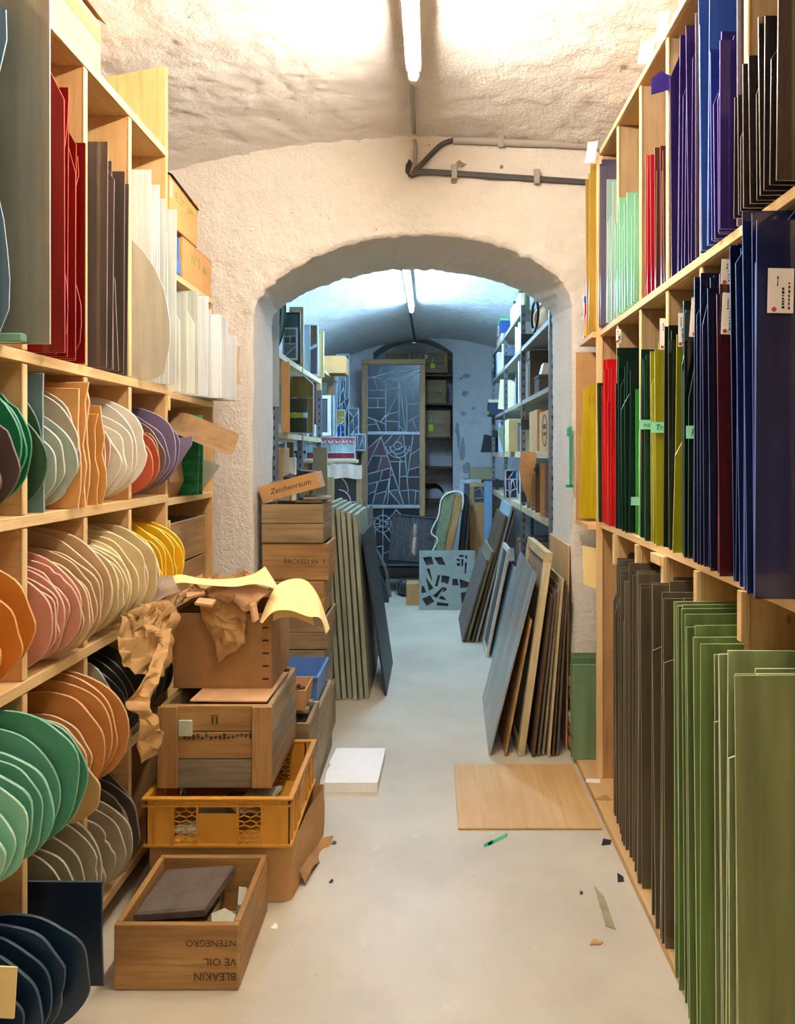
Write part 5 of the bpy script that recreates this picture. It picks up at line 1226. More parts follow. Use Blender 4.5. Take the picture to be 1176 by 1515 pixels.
b = MB(); b.grid(lambda u, v: (X(612 + 50 * u, 9.5), 9.45 + .2 * v, Z(742, YFAR) + .030 + .21 * math.sin(PI * min(1, .08 + u * .95)) ** .5 * (1 - v * v * .4) + .015 * math.sin(u * 11)), 14, 6); o = b.build('dust_sheet', plain('grey_cloth', '6c6862', rough=.9)); tag(o, 'grey cloth covered bundle on the lowest visible niche shelf', 'cloth')

# ---- metal racks: right
def angle_post(r, x, y, z0, z1, sx, sy, w=.035, t=.003):
    b = MB(); b.box(x, x + sx * w, y, y + sy * t, z0, z1); b.box(x, x + sx * t, y + sy * t, y + sy * w, z0, z1)
    p = b.build('post', STEEL, r)
    b = MB(); z = z0 + .05
    while z < z1 - .04: b.box(x + sx * .014, x + sx * .024, y - sy * .0006, y, z, z + .022); z += .06
    stuff(b.build('slot_holes', BLACK, p)); return p
RPY = [4.40, 5.65, 6.90, 8.15]; RPX = [.690, .672, .662, .650]; RDEP = .46
RSZ = [.44, 1.075, 1.485, 1.87, 2.275, 2.57]
def xr(y):
    for i in range(3):
        if y <= RPY[i + 1] or i == 2: return RPX[i] + (RPX[i + 1] - RPX[i]) * (y - RPY[i]) / (RPY[i + 1] - RPY[i])
mr = thing('metal_rack', 'slotted steel rack along the right of the room beyond the arch', 'shelving', (.9, 6.3, 0))
oL = mr.location
for i in range(4):
    for dx in (0, RDEP): angle_post(mr, RPX[i] + dx - oL.x, RPY[i] - oL.y, .002, 2.72 - .12 * (i > 0), 1 if dx == 0 else -1, 1)
SHELFGREY = plain('shelf_lacquer', '9c9484', rough=.6, mott=.12)
for i in range(3):
    for k, z in enumerate(RSZ):
        if k == 5 and i == 0: continue
        m = [SHELFGREY, CREAMWOOD, CREAMWOOD, SHELFGREY, SHELFGREY, SHELFGREY][k]
        y0, y1 = RPY[i] + .04 - oL.y, RPY[i + 1] - .003 - oL.y; xa, xb = RPX[i] - oL.x, RPX[i + 1] - oL.x
        e = .045 if k in (1, 2) else .03
        b = MB(); b.add([(xa + .004, y0, z - e), (xb + .004, y1, z - e), (xb + RDEP - .04, y1, z - e), (xa + RDEP - .04, y0, z - e), (xa + .004, y0, z), (xb + .004, y1, z), (xb + RDEP - .04, y1, z), (xa + RDEP - .04, y0, z)],
              [(3, 2, 1, 0), (4, 5, 6, 7), (0, 1, 5, 4), (1, 2, 6, 5), (2, 3, 7, 6), (3, 0, 4, 7)]); b.build('shelf', m, mr)
    for z in (2.0, 1.35, .8):
        MB().box(RPX[i + 1] - oL.x, RPX[i + 1] + RDEP - oL.x, RPY[i + 1] - .004 - oL.y, RPY[i + 1] - .001 - oL.y, z + .30, z + .38).build('gusset', STEEL_DK, mr)
def on(y, k, x_in=0.02): return (xr(y) + x_in, y, RSZ[k] + .001)
def book(name, label, y, k, w, d, h, m, x_in=.02, roll=0.0, pitch=0.0, cat='book', spine=None):
    x, yy, z = on(y, k, x_in)
    r = thing(name, label, cat, (x, yy, z + abs(math.sin(pitch)) * w * .5 + .001), (pitch, roll, 0))
    MB().box(0, .004, 0, w, 0, h, ch=.001).build('spine', spine or m, r); MB().box(0.0045, d, .0, .003, 0, h).build('cover', m, r); MB().box(.0045, d, w - .003, w, 0, h).build('cover', m, r)
    MB().box(.005, d - .006, .0035, w - .0035, .004, h - .005).build('pages', WHITEPAPER, r); return r
def mboxt(name, label, y, k, w, d, h, m, x_in=.02, dz=0.0, yaw=0.0, lid=None, cat='box', roll=0.0):
    x, yy, z = on(y, k, x_in); r = thing(name, label, cat, (x, yy, z + dz), (0, roll, yaw))
    MB().box(0, d, 0, w, 0, h * .82, ch=.004).build('body', m, r); MB().box(-.003, d + .003, -.003, w + .003, h * .82 + .001, h, ch=.003).build('lid', lid or m, r); return r
colr = lambda c, r=.5: plain('paint_' + c, c, rough=r, mott=.08, bmp=0)
# top level and level 2.275
mboxt('storage_box', 'cream box far along the top of the right metal rack', 7.35, 5, .5, .3, .09, colr('e8d8b0'))
r = mboxt('storage_box', 'colourful green and blue box on a cream box atop the right metal rack', 7.38, 5, .42, .28, .155, colr('2c4c90'), dz=.092, lid=colr('74c88c'))
MB().box(-.004, -.0005, .18, .38, .02, .115).build('picture_panel', WHITEPAPER, r); MB().prism([(.28 + .035 * math.cos(a), .07 + .035 * math.sin(a)) for a in [i * PI / 6 for i in range(12)]], -.006, -.0045, plane='yz').build('red_dot', REDDOT, r)
for k, (y, h, m, l) in enumerate(((6.55, .24, WHITEPAPER, 'white canister with a black cap atop the right metal rack'), (6.15, .25, colr('e4dcc0'), 'cream canister with a black cap atop the right metal rack'), (5.9, .22, colr('8c8c60'), 'olive bottle with a black cap atop the right metal rack'))):
    x, yy, z = on(y, 5, .07); r = thing('canister', l, 'canister', (x, yy, z)); R_ = .05 if k < 2 else .03
    MB().lathe([(R_ * .9, 0), (R_, .01), (R_, h * .7), (R_ * .5, h * .85), (R_ * .45, h * .9)], 16).build('body', m, r); MB().lathe([(R_ * .5, h * .9), (R_ * .55, h * .91), (R_ * .55, h), (R_ * .4, h * 1.01)], 14).build('cap', BLACK, r)
o = thing('paper_roll', 'brown paper roll high on the right metal rack beside the arch', 'paper roll', (xr(5) + .22, 5.0, RSZ[4] + .152), (PI / 2, 0, .1))
MB().lathe([(.02, -.35), (.145, -.35), (.15, -.34), (.15, .34), (.145, .35), (.02, .35)], 24).build('roll', CARD, o); MB().lathe([(.03, -.353), (.04, -.352), (.04, -.340), (.03, -.338)], 16).build('core', BLACK, o)
b = MB()
for k in range(3): b.tube([(xr(5.15) + .02 + .004 * k, 5.10 + .16 * math.cos(a) + .02 * k, RSZ[4] + .135 + .10 * math.sin(a) + .01 * k) for a in [2 * PI * i / 20 for i in range(21)]], .009, 6, cap=False)
o = b.build('cable_coil', BLACK); tag(o, 'black cable coil hung before the brown paper roll', 'cable')
o = MB().box(-.24, .24, -.02, .02, 0, .012).build('steel_brace', STEEL, None, (0, 0, 0)); bpy.data.objects.remove(o)
for k in range(8):
    book('book', ['pale book, nearest of the row on the upper right metal rack shelf'] [0] if k == 0 else f'pale book, {ORD[k]} nearest on the upper right metal rack shelf', 5.78 + .055 * k, 4, .045, .24, .21 + .012 * ((k * 5) % 4), [colr('d8d4c8'), colr('c8c0b0'), colr('e0dcd4')][k % 3])
r = mboxt('framed_picture', 'small white framed picture on the upper far bay of the right rack', 7.15, 4, .03, .0, .0, WHITEPAPER); 
bpy.data.objects.remove(bpy.data.objects[r.name]) if False else None
for c_ in list(r.children): bpy.data.objects.remove(c_)
r.location = on(7.2, 4, .015)
r.rotation_euler = (0, 0, .15)
for a in ((0, .30, 0, .02, 0, .03), (0, .30, 0, .02, .23, .26), (0, .03, 0, .02, .03, .23), (.27, .30, 0, .02, .03, .23)): MB().box(*a, ch=.003).build('frame_bar', WHITEPAPER, r)
MB().box(.03, .27, .008, .014, .03, .23).build('picture', colr('7088a8'), r)
for k in range(3): book('ring_binder', f'{["white", "pale blue", "grey"][k]} ring binder far along the right metal rack', 7.72 + .075 * k, 4, .065, .24, .25, [WHITEPAPER, colr('a8c4d8'), colr('8c98a0')][k], cat='binder')
mboxt('black_flask', 'dark tank at the far end of the right rack upper shelf', 7.98, 4, .14, .2, .25, BLACK, cat='tank')
# level 1.87
o = MB().prism([(0, 0), (.11, 0), (.075, .075), (.02, .08)], 0, .12).build('lampshade', colr('e4e8dc'), None, on(5.02, 3, .05)); o.location.z += .132; tag(o, 'white trapezoid shade on the middle right rack shelf near the arch', 'shade')
for k, (y, c) in enumerate(((5.40, '5c4a38'), (4.98, '4c4038'))):
    mboxt('dark_box', ['tall dark brown box behind the white shade on the right metal rack', 'low dark box under the white shade on the right metal rack'][k], y, 3, [.12, .22][k], [.38, .2][k], [.35, .13][k], colr(c), x_in=.03)
book('book', 'large white folder standing in the middle bay of the right rack', 5.95, 3, .05, .26, .34, WHITEPAPER); book('book', 'black folder in the middle bay of the right rack', 6.08, 3, .09, .24, .27, colr('2c3438'))
for k in range(4): book('book', f'thin paper booklet, {ORD[k]} in the middle bay of the right rack', 6.25 + .03 * k, 3, .018, .2, .24 - .02 * k, [colr('c8ccd0'), colr('5870a0'), colr('e0d8c8'), colr('406080')][k], x_in=.03)
o = MB().box(0, .28, 0, .006, 0, .29).build('card_sheet', colr('ecd8a4', .7), None, (xr(7.1) - .02, 7.30, RSZ[3] + .04), (.05, .12, -.6)); tag(o, 'tilted cream card on the far bay of the right metal rack', 'card')
r = mboxt('storage_box', 'navy and lime box jutting from the far right rack shelf', 7.85, 3, .22, .25, .17, colr('26304c'), x_in=-.06, dz=.0, lid=colr('d8d0b0')); MB().box(-.002, -.0002, .0, .22, .02, .05).build('lime_stripe', NEON, r)
o = thing('backing_board', 'large dark brown board at the back of the near bay, upper right metal rack', 'board', (1.10, 4.5, RSZ[4] + .001)); MB().box(0, .012, 0, 1.05, 0, .27, ch=.002).build('board', DARKWOOD, o)
# level 1.485
r = carton('carton', 'brown carton with a round black print near the arch on the right rack', xr(4.8) + .03, xr(4.8) + .33, 4.50, 4.98, RSZ[2] + .001, RSZ[2] + .25, CARD, 'closed', t=.006)
b = MB(); b.tube([(-.151, .0 + .10 * math.cos(a), .13 + .10 * math.sin(a)) for a in [2 * PI * i / 20 for i in range(21)]], .003, 4, cap=False); b.build('printed_ring', INKB, r)
b = MB(); b.box(-.152, -.1505, -.05, .05, .10, .12); b.box(-.152, -.1505, -.04, .06, .14, .17); b.build('printed_mark', INK, r)
carton('carton', 'brown carton deep beside the post on the right rack, middle height', xr(5.2) + .03, xr(5.2) + .33, 5.04, 5.45, RSZ[2] + .001, RSZ[2] + .28, CARD, 'open' if False else 'closed')
carton('carton', 'upright cream carton in the middle bay of the right rack', xr(6.2) - .045, xr(6.2) + .17, 6.08, 6.42, RSZ[2] + .001, RSZ[2] + .265, colr('ddc890', .8), 'closed', tape=False)
for k in range(4): book('book', f'slim dark booklet, {ORD[k]} beside the cream carton', 5.86 + .045 * k, 2, .03, .2, .20 + .01 * k, [colr('c8c0a8'), colr('2c3040'), colr('8c7050'), colr('404860')][k])
o = MB().box(0, .34, 0, .02, 0, .32, ch=.003).build('polystyrene_board', colr('a9c6e0', .7), None, (xr(7.7) + .03, 7.75, RSZ[2] + .001), (0, 0, .0)); tag(o, 'pale blue board standing at the far end of the right rack', 'board')
o = MB().prism([(0, 0), (.2, .0), (.05, .3), (-.06, .22)], 0, .012).build('glass_offcut', sheetmats('8c9c7c', .9, 'c0d0b0')[0], None, (xr(7.2) + .02, 7.15, RSZ[2] + .001), (0, 0, -.2)); tag(o, 'green grey glass offcut leaning in the far bay of the right rack', 'glass offcut')
o = MB().prism([(0, 0), (.22, 0), (.2, .16), (.04, .20)], 0, .03).build('dark_tool', BLACK, None, (xr(8.2) - .12, 8.2, RSZ[2] + .001), (0, 0, 0)); tag(o, 'black tool jutting from the far end of the right rack', 'tool')
# level 1.075
for k in range(5):
    h = [.34, .33, .30, .27, .32][k]; m = [SLATE, FRAMEWOOD, DARKWOOD, FRAMEWOOD, SLATWOOD][k]
    o = thing('framed_glass', ['dark framed panel by the near post of the right rack', 'brass coloured framed panel, second from the near post', 'dark framed panel in the middle of the near bay', 'orange wood framed panel, fourth from the near post', 'grey framed panel beside the middle post'][k], 'panel', (xr(4.6 + .2 * k) + .005, 4.56 + .2 * k, RSZ[1] + .001), (0, 0, .0))
    t = .02
    MB().box(0, .3, 0, t, 0, .03, ch=.002).build('frame_bar', m, o); MB().box(0, .3, 0, t, h - .03, h, ch=.002).build('frame_bar', m, o); MB().box(0, .03, 0, t, .03, h - .03, ch=.002).build('frame_bar', m, o); MB().box(.27, .3, 0, t, .03, h - .03, ch=.002).build('frame_bar', m, o)
    MB().box(.03, .27, .007, .013, .03, h - .03).build('pane', CLR[k % 3], o)
bp = crumple([[(xr(5) - .07, 4.80, 1.53), (xr(5) + .030, 4.86, 1.525)], [(xr(5) - .09, 4.78, 1.44), (xr(5) + .028, 4.84, 1.46)], [(xr(5) - .08, 4.78, 1.34), (xr(5) + .0, 4.84, 1.36)], [(xr(5) - .03, 4.80, 1.20), (xr(5) + .0, 4.85, 1.24)]], 10, 14, .004, 9)
for i, p in enumerate(bp.v): bp.v[i] = Vector((p.x - .035, p.y, p.z - .045))
o = bp.build('brown_paper', CARD_LT); tag(o, 'brown paper draped down in front of the framed panels on the right rack', 'paper')
WINE = [sheetglass('leaded_wine', '3c1c34', 1, .25), sheetglass('leaded_navy', '28406c', 1, .25), sheetglass('leaded_plum', '4c3050', 1, .25)]
leaded_panel('leaded_glass', 'small blue and wine leaded panel in the middle bay of the right rack', 747, 695, 766, 739, 6.45, WINE, ZINC, 21, cuts=[(0, .68, 1, .68), (.3, .68, .3, .2), (.0, .3, .4, .25), (.4, .0, .45, .3), (.3, .55, .7, .65), (.7, .3, 1, .35)], rcut=2, tilt=-.05, zfoot=RSZ[1] + .001)
book('book', 'thick white book upright beside the small leaded panel', 5.86, 1, .07, .2, .33, colr('d8d8c8'))
# floor level of the right rack
for k in range(4):
    o = MB().box(0, .36, 0, .012, 0, [.40, .44, .34, .38][k], ch=.002).build('glass_sheet', [SLATE, colr('5c6a50'), STEEL_DK, colr('6c7c78')][k], None, (xr(4.7 + .25 * k) + .03, 4.65 + .25 * k, RSZ[0] + .001), (0, 0, .0)); tag(o, ['dark glass sheet at the bottom of the right rack, nearest', 'moss green glass sheet low in the right rack', 'steel grey glass sheet low in the right rack', 'grey green glass sheet low in the right rack by the post'][k], 'glass sheet')
for k in range(6):
    o = MB().box(0, .30, 0, .02, 0, .33 + .015 * (k % 3), ch=.003).build('file_folder', [colr('b8c8d0'), colr('8ca0a8'), colr('c8ccc4')][k % 3], None, (xr(5.8) + .0, 5.80 + .06 * k, RSZ[0] + .001)); tag(o, f'pale file folder, {ORD[k]} in the lower middle bay of the right rack', 'folder')

# ---- metal rack: left
LPY = [4.45, 5.36, 6.22]; LPX = [-.930, -.938, -.930]
def xl(y): return -.934
LSZ = [.55, 1.08, 1.60, 2.09]
ml = thing('metal_rack', 'grey steel rack along the left of the room beyond the arch', 'shelving', (-1.15, 5.4, 0)); oL2 = ml.location
for i in range(3):
    for dx in (0, -.45): angle_post(ml, LPX[i] + dx - oL2.x, LPY[i] - oL2.y, .002, 2.40 if i == 0 else 2.0, -1 if dx == 0 else 1, 1, w=.04)
MB().box(-.045, .0, 0, .004, 1.75, 2.40, M=Matrix.Translation((LPX[0] - oL2.x + .012, LPY[0] - .006 - oL2.y, 0))).build('cover_strip', plain('light_grey_lacquer', 'a8aaac', rough=.5, mott=.06), ml)
for i in range(2):
    for z in LSZ:
        y0, y1 = LPY[i] + .045 - oL2.y, LPY[i + 1] - .004 - oL2.y; xa, xb = LPX[i] - oL2.x, LPX[i + 1] - oL2.x
        b = MB(); b.add([(xa - .004, y0, z - .035), (xb - .004, y1, z - .035), (xb - .41, y1, z - .035), (xa - .41, y0, z - .035), (xa - .004, y0, z), (xb - .004, y1, z), (xb - .41, y1, z), (xa - .41, y0, z)],
              [(0, 1, 2, 3), (7, 6, 5, 4), (4, 5, 1, 0), (5, 6, 2, 1), (6, 7, 3, 2), (7, 4, 0, 3)]); b.build('shelf', CREAMWOOD, ml)
def pane_thing(name, label, px0, py0, px1, py1, d, m, frame=None, fw=.02, zfoot=None, tilt=0.0, yaw=0.0, cat='glass panel', t=.006):
    x0, x1 = X(px0, d), X(px1, d); z1 = Z(py0, d); z0 = Z(py1, d) if zfoot is None else zfoot
    if not frame: o = MB().box(0, x1 - x0, 0, t, 0, z1 - z0, ch=.001).build(name, m, None, (x0, d, z0 + .001), (tilt, 0, yaw)); return tag(o, label, cat)
    r = thing(name, label, cat, (x0, d, z0 + .001), (tilt, 0, yaw)); w, h = x1 - x0, z1 - z0
    for a in ((0, w, 0, .024, 0, fw), (0, w, 0, .024, h - fw, h), (0, fw, 0, .024, fw, h - fw), (w - fw, w, 0, .024, fw, h - fw)): MB().box(*a, ch=.002).build('frame_bar', frame, r)
    MB().box(fw, w - fw, .008, .014, fw, h - fw).build('pane', m, r); return r
T0 = LSZ[3] + .001
# top shelf of the left rack
r = thing('leaded_glass', 'round green edged leaded panel at the near end of the left rack top', 'glass panel', (X(397, 4.72), 4.72, T0 + .29), (0, .0, 0))
b = MB(); R0 = .15; b.prism([(R0 * .72 * math.cos(a), R0 * 1.9 * math.sin(a)) for a in [i * PI / 10 for i in range(20)]], -.004, .004); b.build('glass_field', sheetmats('7fae98', .8, 'b0d8c0')[0], r)
for k in (1.0, .72): MB().tube([(R0 * .72 * k * math.cos(2 * PI * i / 24), 0, R0 * 1.9 * k * math.sin(2 * PI * i / 24)) for i in range(25)], .006, 6, cap=False).build('lead_came', BLACK, r)
leaded_panel('leaded_glass', 'grey leaded panel on the left rack top with a dark plant motif', 418, 485, 440, 534, 4.95, CLR, LEADC, 31, cuts=[(0, .5, 1, .5)], rcut=3, zfoot=T0, tilt=0)
pane_thing('framed_glass', 'smoky framed panel behind the plant motif panel on the left rack top', 421, 462, 444, 530, 5.15, CLR[1], BLK, .012, T0)
pane_thing('framed_glass', 'cream framed board highest on the left rack top', 428, 454, 449, 530, 5.3, CREAMCARD, CREAMWOOD, .02, T0)
MOT = [sheetglass('leaded_amber_brown', '6c5038', 1, .2), sheetglass('leaded_slate', '3c4450', 1, .2), sheetglass('leaded_violet_grey', '504858', 1, .2)]
leaded_panel('leaded_glass', 'amber and slate leaded panel on the front of the left rack top', 446, 480, 471, 539, 5.92, MOT, LEADC, 32, cuts=[(.5, 0, .5, 1), (0, .5, 1, .62), (0, .42, 1, .58)], rcut=0, zfoot=T0, tilt=0, tints={(.2, .53): sheetmats('a8c0cc', .9, 'e0f0f8')[0], (.7, .56): sheetmats('a8c0cc', .9, 'e0f0f8')[0]})
pane_thing('framed_glass', 'cream edged narrow board right of the amber leaded panel', 466, 490, 479, 548, 6.06, CREAMCARD, CREAMWOOD, .012, T0)
# second shelf
T1 = LSZ[2] + .0015
pane_thing('upright_board', 'tan upright board at the near end of the left rack middle shelf', 416, 535, 428, 636, 4.60, CARD, None, zfoot=T1, cat='board', t=.012)
YGR = [sheetglass('dome_olive', '5c5620', .95, .12), sheetglass('dome_lime', '6c9c10', .95, .12), sheetglass('dome_dark', '2c3428', .95, .12)]
r = thing('glass_cloche', 'olive and lime glass panel with a rounded top on the left rack middle shelf', 'glass panel', (X(429, 4.85), 4.85, T1), (0, 0, 0))
cw, chh = X(464, 4.85) - X(429, 4.85), Z(556, 4.85) - T1
def dome(x0, x1, z0, z1, top): return [(x0, z0), (x1, z0)] + ([(x1, z1 - .06), (x1 - .02, z1 - .02), (x1 - .06, z1), (x0 + .02, z1), (x0, z1 - .02)] if top else [(x1, z1), (x0, z1)])
for nm, pts, m in (('pane', dome(0, cw, chh * .62, chh, True), YGR[0]), ('pane', dome(0, cw * .72, chh * .36, chh * .61, False), YGR[2]), ('pane', dome(0, cw * .55, chh * .28, chh * .35, False), YGR[1]), ('pane', dome(cw * .73, cw, 0, chh * .61, False), YGR[0]), ('pane', dome(0, cw * .72, 0, chh * .27, False), YGR[2])):
    MB().prism(pts, 0, .006).build(nm, m, r)
MB().tube([(0, -.004, 0), (cw, -.004, 0), (cw, -.004, chh - .06), (cw - .06, -.004, chh), (0, -.004, chh)], .006, 6).build('lead_came', LEADC, r)
pane_thing('glass_sheet', 'plum glass sheet with a white edge beside the olive dome panel', 463, 566, 468, 638, 6.03, GROSE, None, zfoot=T1, t=.008, cat='glass sheet', yaw=-.2)
for k, (px, pw, c) in enumerate(((470, 7, '9cc4d8'), (471, 7, '3c4448'), (470, 8, 'd0dce0'))):
    mboxt2 = MB().box(0, .07, 0, .12, 0, [.20, .14, .10][k], ch=.004).build('tin_box', colr(c), None, (xl(5) - .075 + .004 * k, 5.55 + .14 * k, T1), (0, 0, 0)); tag(mboxt2, ['pale blue tin on the left rack middle shelf', 'black tin behind the pale blue one on the left rack', 'white tin farthest back on the left rack middle shelf'][k], 'tin')
# lower shelves
T2 = LSZ[1] + .001
carton('carton', 'tall brown carton at the near end of the left rack lower shelf', -1.25, -.945, 4.60, 4.9, T2, T2 + .42, CARD, 'closed')
for k, (c, y, h) in enumerate((('b8902c', 5.02, .26), ('e8e8e0', 5.18, .36), ('4c3c30', 5.3, .22))):
    o = MB().box(0, .28, 0, .03, 0, h, ch=.003).build('boxed_file', colr(c), None, (xl(y) - .30, y, T2)); tag(o, ['mustard file on the left rack lower shelf', 'white file behind the mustard one on the left rack', 'brown file farthest on the left rack lower shelf'][k], 'file')
# wooden shelves farther along the left wall with framed windows standing on end
wr = thing('wooden_shelf', 'rough wooden shelf frame beyond the left steel rack', 'shelving', (-1.2, 7.1, 0))
for (x, y) in ((-1.02, 6.62), (-1.06, 7.72), (-1.48, 6.62), (-1.48, 7.72)): MB().box(x + 1.2 - .03, x + 1.2 + .03, y - 7.1 - .03, y - 7.1 + .03, .002, 2.2, ch=.004).build('post', FRAMEWOOD, wr)
for z in (.5, 1.02, 1.6, 2.21): MB().box(-.30, .21, -.52, .66, z, z + .03, ch=.003).build('shelf', FRAMEWOOD if z < 2 else CREAMWOOD, wr)
for k in range(3): pane_thing('framed_glass', ['white framed window standing on the wooden shelf beyond the left rack', 'grey framed window second on the wooden shelf', 'blue grey framed window third on the wooden shelf'][k], 470 + 4 * k, 585, 489 + 3 * k, 700, 6.75 + .2 * k, CLR[k], [WHITEPAPER, STEEL, ZINC][k], .03, 1.632, cat='window panel')
carton('carton', 'small tan carton on top of the wooden shelf beyond the left rack', X(488, 7.2) - .08, X(512, 7.2), 7.1, 7.4, 2.242, 2.40, CARD, 'closed')
# glass panels on the far left: figure panel, lattice panels
BLUEF = [sheetglass('leaded_ultramarine', '28407c', 1, .2), sheetglass('leaded_ultramarine_b', '34508c', 1, .2)]
YEL = sheetglass('leaded_straw', 'b09a4c', 1, .2); SKY = sheetglass('leaded_sky', '7c9cb8', 1, .2)
leaded_panel('leaded_glass', 'leaded panel with a blue robed shape under a straw sky, by the tall window', 497, 606, 511, 664, 7.8, BLUEF, ZINC, 41, cuts=[(0, .62, 1, .72), (.5, 0, .5, 1), (0, .82, 1, .82), (0, .45, 1, .45), (0, .22, 1, .22), (.0, .55, .4, .72), (.6, .72, 1, .55)], rcut=0, zfoot=1.502, tints={(.25, .9): YEL, (.75, .9): YEL, (.25, .76): YEL, (.8, .78): YEL, (.9, .2): SKY, (.9, .1): SKY}, tilt=0)
leaded_panel('leaded_glass', 'clear leaded panel with diagonal leads, left of the tall window', 515, 604, 531, 660, 8.1, CLR, LEADC, 42, cuts=[(0, .6, 1, .95), (0, .95, 1, .6), (0, .3, 1, .6), (0, .6, 1, .3), (0, .25, 1, .25)], rcut=2, tilt=0, zfoot=1.502)
leaded_panel('leaded_glass', 'tall dim leaded panel hung high left of the tall window', 497, 524, 517, 602, 8.2, GD, LEADC, 43, rcut=22, tilt=0, zfoot=1.502)
leaded_panel('leaded_glass', 'small clear leaded panel overlapping the tall window frame', 514, 642, 541, 666, 8.0, CLR, LEADC, 44, cuts=[(.55, 0, .55, 1), (.1, 0, .3, 1), (.3, 0, .45, 1)], rcut=2, tilt=0, zfoot=1.502)
# a narrow bench carrying these panels, and the striped awning panel, covered window
bn = thing('wooden_bench', 'narrow dark bench against the far left under the leaded panels', 'bench', (-1.15, 8.28, 0))
MB().box(-.30, .34, -.50, .38, 1.475, 1.50, ch=.004).build('top', DARKWOOD, bn)
for sx in (-.27, .30):
    for sy in (-.45, .34): MB().box(sx - .02, sx + .02, sy - .02, sy + .02, .002, 1.475, ch=.003).build('leg', DARKWOOD, bn)
PINKW = [sheetglass('leaded_cream_white', 'c8ccc4', 1, .2), sheetglass('leaded_pale_blue', '9cb8c4', 1, .2)]; PNK = sheetglass('leaded_pink', 'b06070', 1, .2); REDG = sheetglass('leaded_red', '8c3040', 1, .2)
r = leaded_panel('leaded_glass', 'leaded panel with a row of pink scallops, low beside the tall window', 452, 646, 526, 680, 6.42, PINKW, ZINC, 45, cuts=[(0, .28, 1, .28), (.5, 0, .5, 1)], rcut=0, tilt=0, tints={(.7, .1): REDG, (.9, .1): REDG})
w_ = X(526, 6.42) - X(452, 6.42); hh_ = Z(646, 6.42) - Z(680, 6.42)
for k in range(7):
    cx = -w_ / 2 + w_ * (k + .5) / 7; rr = w_ / 15
    MB().prism([(cx - rr, hh_ * .93)] + [(cx + rr * math.cos(a), hh_ * .82 + rr * 1.1 * math.sin(a)) for a in [PI + PI * i / 8 for i in range(9)]] + [(cx + rr, hh_ * .93)], -.006, -.003).build('scallop', PNK, r)
    MB().tube([(cx + rr * .6 * math.cos(a), -.007, hh_ * .82 + rr * .7 * math.sin(a)) for a in [PI + PI * i / 8 for i in range(9)]], .006, 5).build('scallop_came', PINKW[0], r)
# table under it
tb = thing('work_table', 'plain table hidden behind the crates carrying the scallop panel', 'table', (X(489, 6.42), 6.42, 0))
MB().box(-.23, .23, -.10, .12, Z(680, 6.42) - .03, Z(680, 6.42) - .001, ch=.003).build('top', CREAMWOOD, tb)
for sx in (-.20, .20):
    for sy in (-.07, .09): MB().box(sx - .02, sx + .02, sy - .02, sy + .02, .002, Z(680, 6.42) - .03, ch=.003).build('leg', FRAMEWOOD, tb)
o = pane_thing('framed_glass', 'dark leaded window under white wrapping, left of the tall window', 483, 690, 534, 800, 6.2, GD[0], CREAMWOOD, .04, .002, cat='window panel')
b = MB(); w_ = X(534, 6.2) - X(483, 6.2); h_ = Z(690, 6.2); 
for (r_, cx, cz) in ((.16, .02, h_ - .22), (.10, .10, h_ - .3)): b.tube([(max(.045, cx + r_ * math.cos(a)), .004, cz + r_ * math.sin(a)) for a in [PI / 2 * i / 8 for i in range(9)]], .006, 5)
b.tube([(.04, .004, h_ - .3), (w_ - .04, .004, h_ - .3)], .006, 5); b.tube([(.04, .004, h_ - .5), (w_ - .04, .004, h_ - .5)], .006, 5); b.build('lead_came', LEADC, o)
b = MB(); b.grid(lambda u, v: (-.01 + (w_ + .02) * u, -.012 + .012 * math.sin(u * 17) * .4 - .004 * v, h_ + .012 - .115 * v - .006 * math.sin(u * 9)), 24, 5); b.grid(lambda u, v: (-.01 + (w_ + .02) * u, -.012 + .05 * v, h_ + .012 + .006 * math.sin(u * 13)), 24, 3); b.build('white_wrapping', WHITEPAPER, o)
pane_thing('upright_board', 'olive grey board leaning between the crate stack and the wrapped window', 463, 662, 484, 790, 5.75, colr('8a866c', .8), None, zfoot=.002, cat='board', t=.02)
pane_thing('upright_board', 'narrow tan board right of the olive grey board', 482, 706, 494, 790, 5.95, CREAMWOOD, None, zfoot=.002, cat='board', t=.02)
pane_thing('leaded_sheet', 'blue leaded sheet between the grey green boards and the tall window', 527, 740, 536, 880, 6.6, GD[3], ZINC, .012, .002)

# ---- leaning group on the right of the far aisle
names = [('black studded panel leaning first in the far right stack', .235, .427, .64, .016, SLATE), ('olive green board second in the far right stack', .270, .470, .70, .022, colr('76745a', .8)), ('dark framed panel third in the far right stack', .310, .5746, .98, .018, DARKWOOD), ('blue grey leaded bundle fourth in the far right stack', .342, .6225, 1.06, .018, colr('8fa0a4')), ('grey panel fifth in the far right stack', .372, .645, 1.03, .014, SLATE)]
for k, (l, xb, xt, h, t, m) in enumerate(names):
    lean_panel('leaning_panel' if False else 'leaning_board', l, xb, xt - .02 * 0, 5.78 + .015 * (k % 2), 6.6, h, t, m)
lean_panel('framed_window', 'white edged framed window leaning just right of the far right stack', .392, .555, 5.36, 5.76, .78, .022, plain('chipped_white_wood', 'd8d4c4', mott=.2), frame=.035, pane=CLR[0], cat='window panel')
for k, (l, xb, xt, h, t, m) in enumerate([('grey streaked panel behind the white edged window', .43, .585, .66, .016, colr('7c888c')), ('brown panel behind the grey streaked one', .462, .606, .66, .016, DARKWOOD), ('pale panel nearest the rack in the far right stack', .492, .626, .62, .014, SLATWOOD), ('steel grey panel before the grey glass sheet', .525, .640, .58, .012, STEEL)]):
    lean_panel('leaning_board', l, xb, xt, 5.0 + .02 * (k % 2), 5.6, h, t, m)
